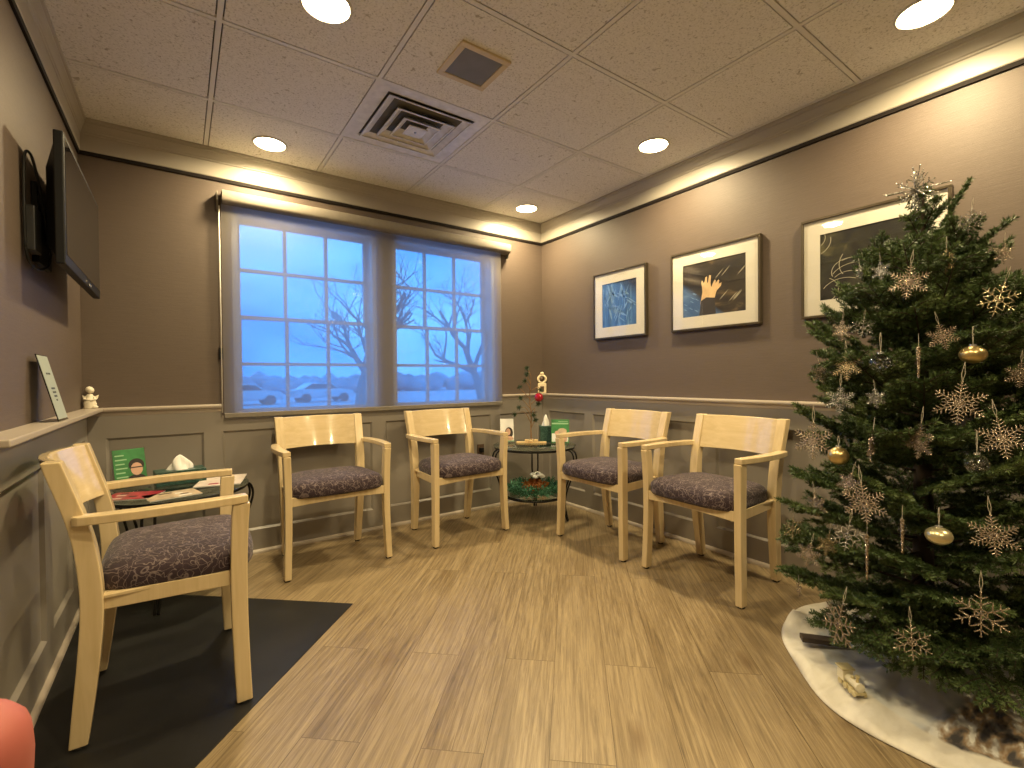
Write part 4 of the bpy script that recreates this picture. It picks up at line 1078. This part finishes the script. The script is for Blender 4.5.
# ---- skirt
sk = MB(); nr, na = 46, 180; vs = []
sc = (-.43,-2.86)
for i in range(nr + 1):
    r0 = .045 + (.585-.045) * i / nr
    for j in range(na):
        a = 2*PI*j/na
        edge = 1 - .035*math.exp(-((a-2.25)/.5)**2) + .012*math.sin(3*a+1.0) + .016*math.sin(5*a) + .01*math.sin(9*a+2)
        r = r0 * (1 + (edge-1)*i/nr)
        k = i / nr
        x, y = r*math.cos(a) + (TX-sc[0])*(1-k)**2, r*math.sin(a) + (TY-sc[1])*(1-k)**2
        fold = .026*max(0, math.sin(7*a + 5*r + .8*math.sin(3*a)))**2 * k + .016*max(0, math.sin(11*a - 9*r))**2*k + .007*math.sin(17*x+3)*math.sin(15*y)*k
        z = .006 + max(0, fold) + .095*(1-k)**3.2
        if i == nr: z = .002
        if i == nr-1: z = max(.008, z*.6)
        X = min(x + sc[0], -.045); vs.append((X, y + sc[1], z))
fs = [(i*na+j, i*na+(j+1)%na, (i+1)*na+(j+1)%na, (i+1)*na+j) for i in range(nr) for j in range(na)]
sk.add([(v[0]-sc[0], v[1]-sc[1], v[2]) for v in vs], fs)
so = sk.build('tree_skirt', M['skirt'], smooth=True, loc=(sc[0], sc[1], 0))
sf = so.modifiers.new('Solidify', 'SOLIDIFY'); sf.thickness = .003; sf.offset = 1
tag(so, 'white bordered snowy printed cloth skirt under the Christmas tree', 'tree skirt')

# toy train on the skirt
tn = empty('toy_train', (-.855,-2.640,.028), 'small cream and gold toy locomotive on the tree skirt', 'toy train', None, math.radians(-128))
MB().box((-.045,-.014,.004),(.045,.014,.014)).build('chassis', M['traing'], tn, bevel=.002)
MB().box((-.045,-.017,.014),(-.014,.017,.050)).build('cab', M['train'], tn, bevel=.002)
MB().box((-.050,-.021,.050),(-.009,.021,.055)).build('cab_roof', M['traing'], tn, bevel=.002)
MB().lathe([(0,-.014),(.011,-.014),(.0125,-.012),(.0125,.036),(.0145,.038),(.0145,.044),(0,.046)], (0,0,.027), 18, rotm(0,PI/2,0)).build('boiler', M['train'], tn, auto=40)
MB().lathe([(.005,0),(.004,.014),(.007,.020),(.007,.023),(0,.023)], (.030,0,.037), 14).build('chimney', M['traing'], tn)
MB().lathe([(.006,0),(.006,.006),(0,.010)], (.008,0,.038), 14).build('steam_dome', M['traing'], tn)
for xx in (-.030,-.004,.020,.038):
    for s in (-1, 1):
        MB().lathe([(0,-.002),(.009,-.002),(.010,0),(.009,.002),(0,.002)], (xx, s*.0165, .007), 14, rotm(PI/2)).build('wheel', M['traing'], tn)
# slim dark box lying on the skirt below the branches
bx = MB().box((-.075,-.020,0),(.075,.020,.018)).build('gift_box', M['box'], bevel=.002, loc=(-.640,-2.475,.030)); bx.rotation_euler = (0,0,math.radians(-52))
tag(bx, 'slim dark box lying on the left of the tree skirt', 'box')

# ---------------------------------------------------------------- photographer's fingertip at the lower left
def skin_hand():
    me = bpy.data.meshes.new('hand'); F = Vector((.5770,.8167,-.0123)); Rr = Vector((.8167,-.5770,0)); Uu = Vector((.0071,.0100,1))
    def at(px, py, dep): return CAM + (F + Rr*((px-512)/469.5) - Uu*((py-384)/469.5))*dep
    # index finger: tip inside the frame, rest of the hand below the camera
    tip = at(-43, 704, .078); a = at(-54, 860, .080); b_ = at(-60, 1010, .110); k = at(-110, 1220, .105)
    wrist = k + Vector((-.010,-.045,-.085)); fore = wrist + Vector((-.02,-.10,-.13))
    V = [fore, wrist, k, b_, a, tip]; E = [(0,1),(1,2),(2,3),(3,4),(4,5)]; Rd = [.030,.026,.013,.0105,.0102,.0100]
    side = (-F*.4 - Rr*.2).normalized()
    for q in range(3):
        kk = k - F*(.018*(q+1)) + Vector((0,0,-.004*(q+1))); p1 = kk + Rr*.022 + Uu*.020; p2 = p1 + Rr*.022 - Uu*.012; p3 = p2 - Rr*.006 - Uu*.02
        i = len(V); V += [kk, p1, p2, p3]; E += [(1,i),(i,i+1),(i+1,i+2),(i+2,i+3)]; Rd += [.012,.0092,.0085,.0078]
    t1 = wrist + Rr*.022 + Uu*.022; t2 = t1 + Rr*.016 + Uu*.028; t3 = t2 + Uu*.024
    i = len(V); V += [t1, t2, t3]; E += [(1,i),(i,i+1),(i+1,i+2)]; Rd += [.014,.0105,.009]
    me.from_pydata([tuple(v) for v in V], E, []); o = bpy.data.objects.new('hand', me); COL.objects.link(o)
    sm = o.modifiers.new('Skin', 'SKIN'); sm.use_smooth_shade = True
    for j, r_ in enumerate(Rd): me.skin_vertices[0].data[j].radius = (r_, r_)
    me.skin_vertices[0].data[1].use_root = True
    s2 = o.modifiers.new('Sub', 'SUBSURF'); s2.levels = 2; s2.render_levels = 2
    me.materials.append(M['finger'])
    return tag(o, 'pinkish fingertip of the photographer at the lower left edge', 'hand')
skin_hand()

# ---------------------------------------------------------------- outside
struct(MB().box((-40,.6,-.75),(45,90,-.6)).build('ground_outside', M['lawn']))
def bare_tree(loc, h, seed, label):
    rr = random.Random(seed); m = MB()
    def grow(p, d, ln_, r_, lev):
        n = 5; P = [p]; q = p
        for i in range(n):
            d = (d + Vector((rr.gauss(0,.10), rr.gauss(0,.10), rr.gauss(.02,.06)))).normalized(); q = q + d*ln_/n; P.append(q)
        m.tube([tuple(x) for x in P], [r_*(1-.5*i/n) for i in range(n+1)], 5 if lev < 3 else 3, caps=False)
        if lev < 5:
            for c in range(3 if lev else 5):
                k = rr.randint(2, n); ax = Vector((rr.gauss(0,1), rr.gauss(0,1), rr.gauss(0,.4))).normalized()
                grow(P[k], (d*.75 + ax*.75 + Vector((0,0,.12))).normalized(), ln_*rr.uniform(.55,.8), r_*.5, lev+1)
    grow(Vector((0,0,0)), Vector((0,0,1)), h*.36, h*.028, 0)
    return tag(m.build('bare_tree', M['treebark'], loc=loc), label, 'tree', 'bare trees outside')
bare_tree((3.1, 15.0, -.6), 9, 3, 'bare tree with a thick trunk seen through the left window')
bare_tree((10.5, 18, -.6), 9.5, 12, 'bare tree outside the right window')
m = MB()
for k in range(70):
    x = -30 + k*1.6; r_ = random.uniform(1.2,2.4)
    m.lathe([(0,-1),(r_*.8,-.5),(r_,.3),(r_*.75,1.0),(r_*.3,1.5),(0,1.7)], (x, 60+random.uniform(-2,2), .1+random.uniform(-.3,.5)), 9)
o = m.build('tree_line', M['hedge'], smooth=True); o['kind'] = 'stuff'; tag(o, 'dark tree line on the horizon beyond the windows', 'trees')
def car(loc, rz, label):
    r = empty('parked_car', loc, label, 'car', 'parked cars outside', rz)
    b = MB(); prof = [(-2.2,.35),(2.2,.35),(2.25,.7),(2.0,.9),(1.1,.98),(.5,1.42),(-1.0,1.45),(-1.7,1.0),(-2.2,.95)]
    b.prism(prof, 1.7, Matrix(((1,0,0,0),(0,0,-1,.85),(0,1,0,0),(0,0,0,1)))); b.build('body', M['car'], r, bevel=.06)
    b = MB(); b.prism([(.95,1.0),(.45,1.36),(-.95,1.38),(-1.5,1.02)], 1.72, Matrix(((1,0,0,0),(0,0,-1,.86),(0,1,0,0),(0,0,0,1)))); b.build('windows', M['carw'], r)
    for xx in (-1.4, 1.4):
        for yy in (-.86, .86): MB().lathe([(0,-.1),(.33,-.1),(.33,.1),(0,.1)], (xx, yy, .33), 20, rotm(PI/2)).build('wheel', M['tyre'], r)
car((.9, 33, -.6), .1, 'silver parked car outside, left of the pair'); car((6.2, 34.5, -.6), .1, 'silver parked car outside, right of the pair')

# ---------------------------------------------------------------- world: blue dusk sky
w = bpy.data.worlds.new('World'); bpy.context.scene.world = w; w.use_nodes = True; nt = w.node_tree; nt.nodes.clear()
out = nt.nodes.new('ShaderNodeOutputWorld'); bg = nt.nodes.new('ShaderNodeBackground'); bg.inputs[1].default_value = 2.7
tc = nt.nodes.new('ShaderNodeTexCoord'); mp = nt.nodes.new('ShaderNodeMapping'); mp.inputs['Scale'].default_value = (1,1,2.2)
nz = nt.nodes.new('ShaderNodeTexNoise'); nz.inputs['Scale'].default_value = 2.2; nz.inputs['Detail'].default_value = 5
rp = nt.nodes.new('ShaderNodeValToRGB'); e = rp.color_ramp.elements
e[0].position = .38; e[0].color = (.010,.19,.80,1); e[1].position = .68; e[1].color = (.11,.48,1.0,1)
nt.links.new(tc.outputs['Generated'], mp.inputs[0]); nt.links.new(mp.outputs[0], nz.inputs['Vector']); nt.links.new(nz.outputs['Fac'], rp.inputs[0])
nt.links.new(rp.outputs[0], bg.inputs[0]); nt.links.new(bg.outputs[0], out.inputs[0])

# ---------------------------------------------------------------- camera
cam = bpy.data.cameras.new('Camera'); co = bpy.data.objects.new('Camera', cam); COL.objects.link(co)
yaw, pit, rol = .6151, -.0123, -.0098
Fv = Vector((math.sin(yaw)*math.cos(pit), math.cos(yaw)*math.cos(pit), math.sin(pit)))
Rv = Vector((math.cos(yaw), -math.sin(yaw), 0)); Uv = Rv.cross(Fv)
R2 = Rv*math.cos(rol) + Uv*math.sin(rol); U2 = -Rv*math.sin(rol) + Uv*math.cos(rol)
Mc = Matrix((R2, U2, -Fv)).transposed().to_4x4(); Mc.translation = CAM
co.matrix_world = Mc; cam.sensor_fit = 'HORIZONTAL'; cam.sensor_width = 36; cam.lens = 36*469.5165/1024; cam.clip_start = .01; cam.clip_end = 300
sc_ = bpy.context.scene; sc_.camera = co
vs_ = sc_.view_settings; vs_.view_transform = 'Standard'; vs_.look = 'None'; vs_.gamma = 1; vs_.use_curve_mapping = False; vs_.exposure = 0.38
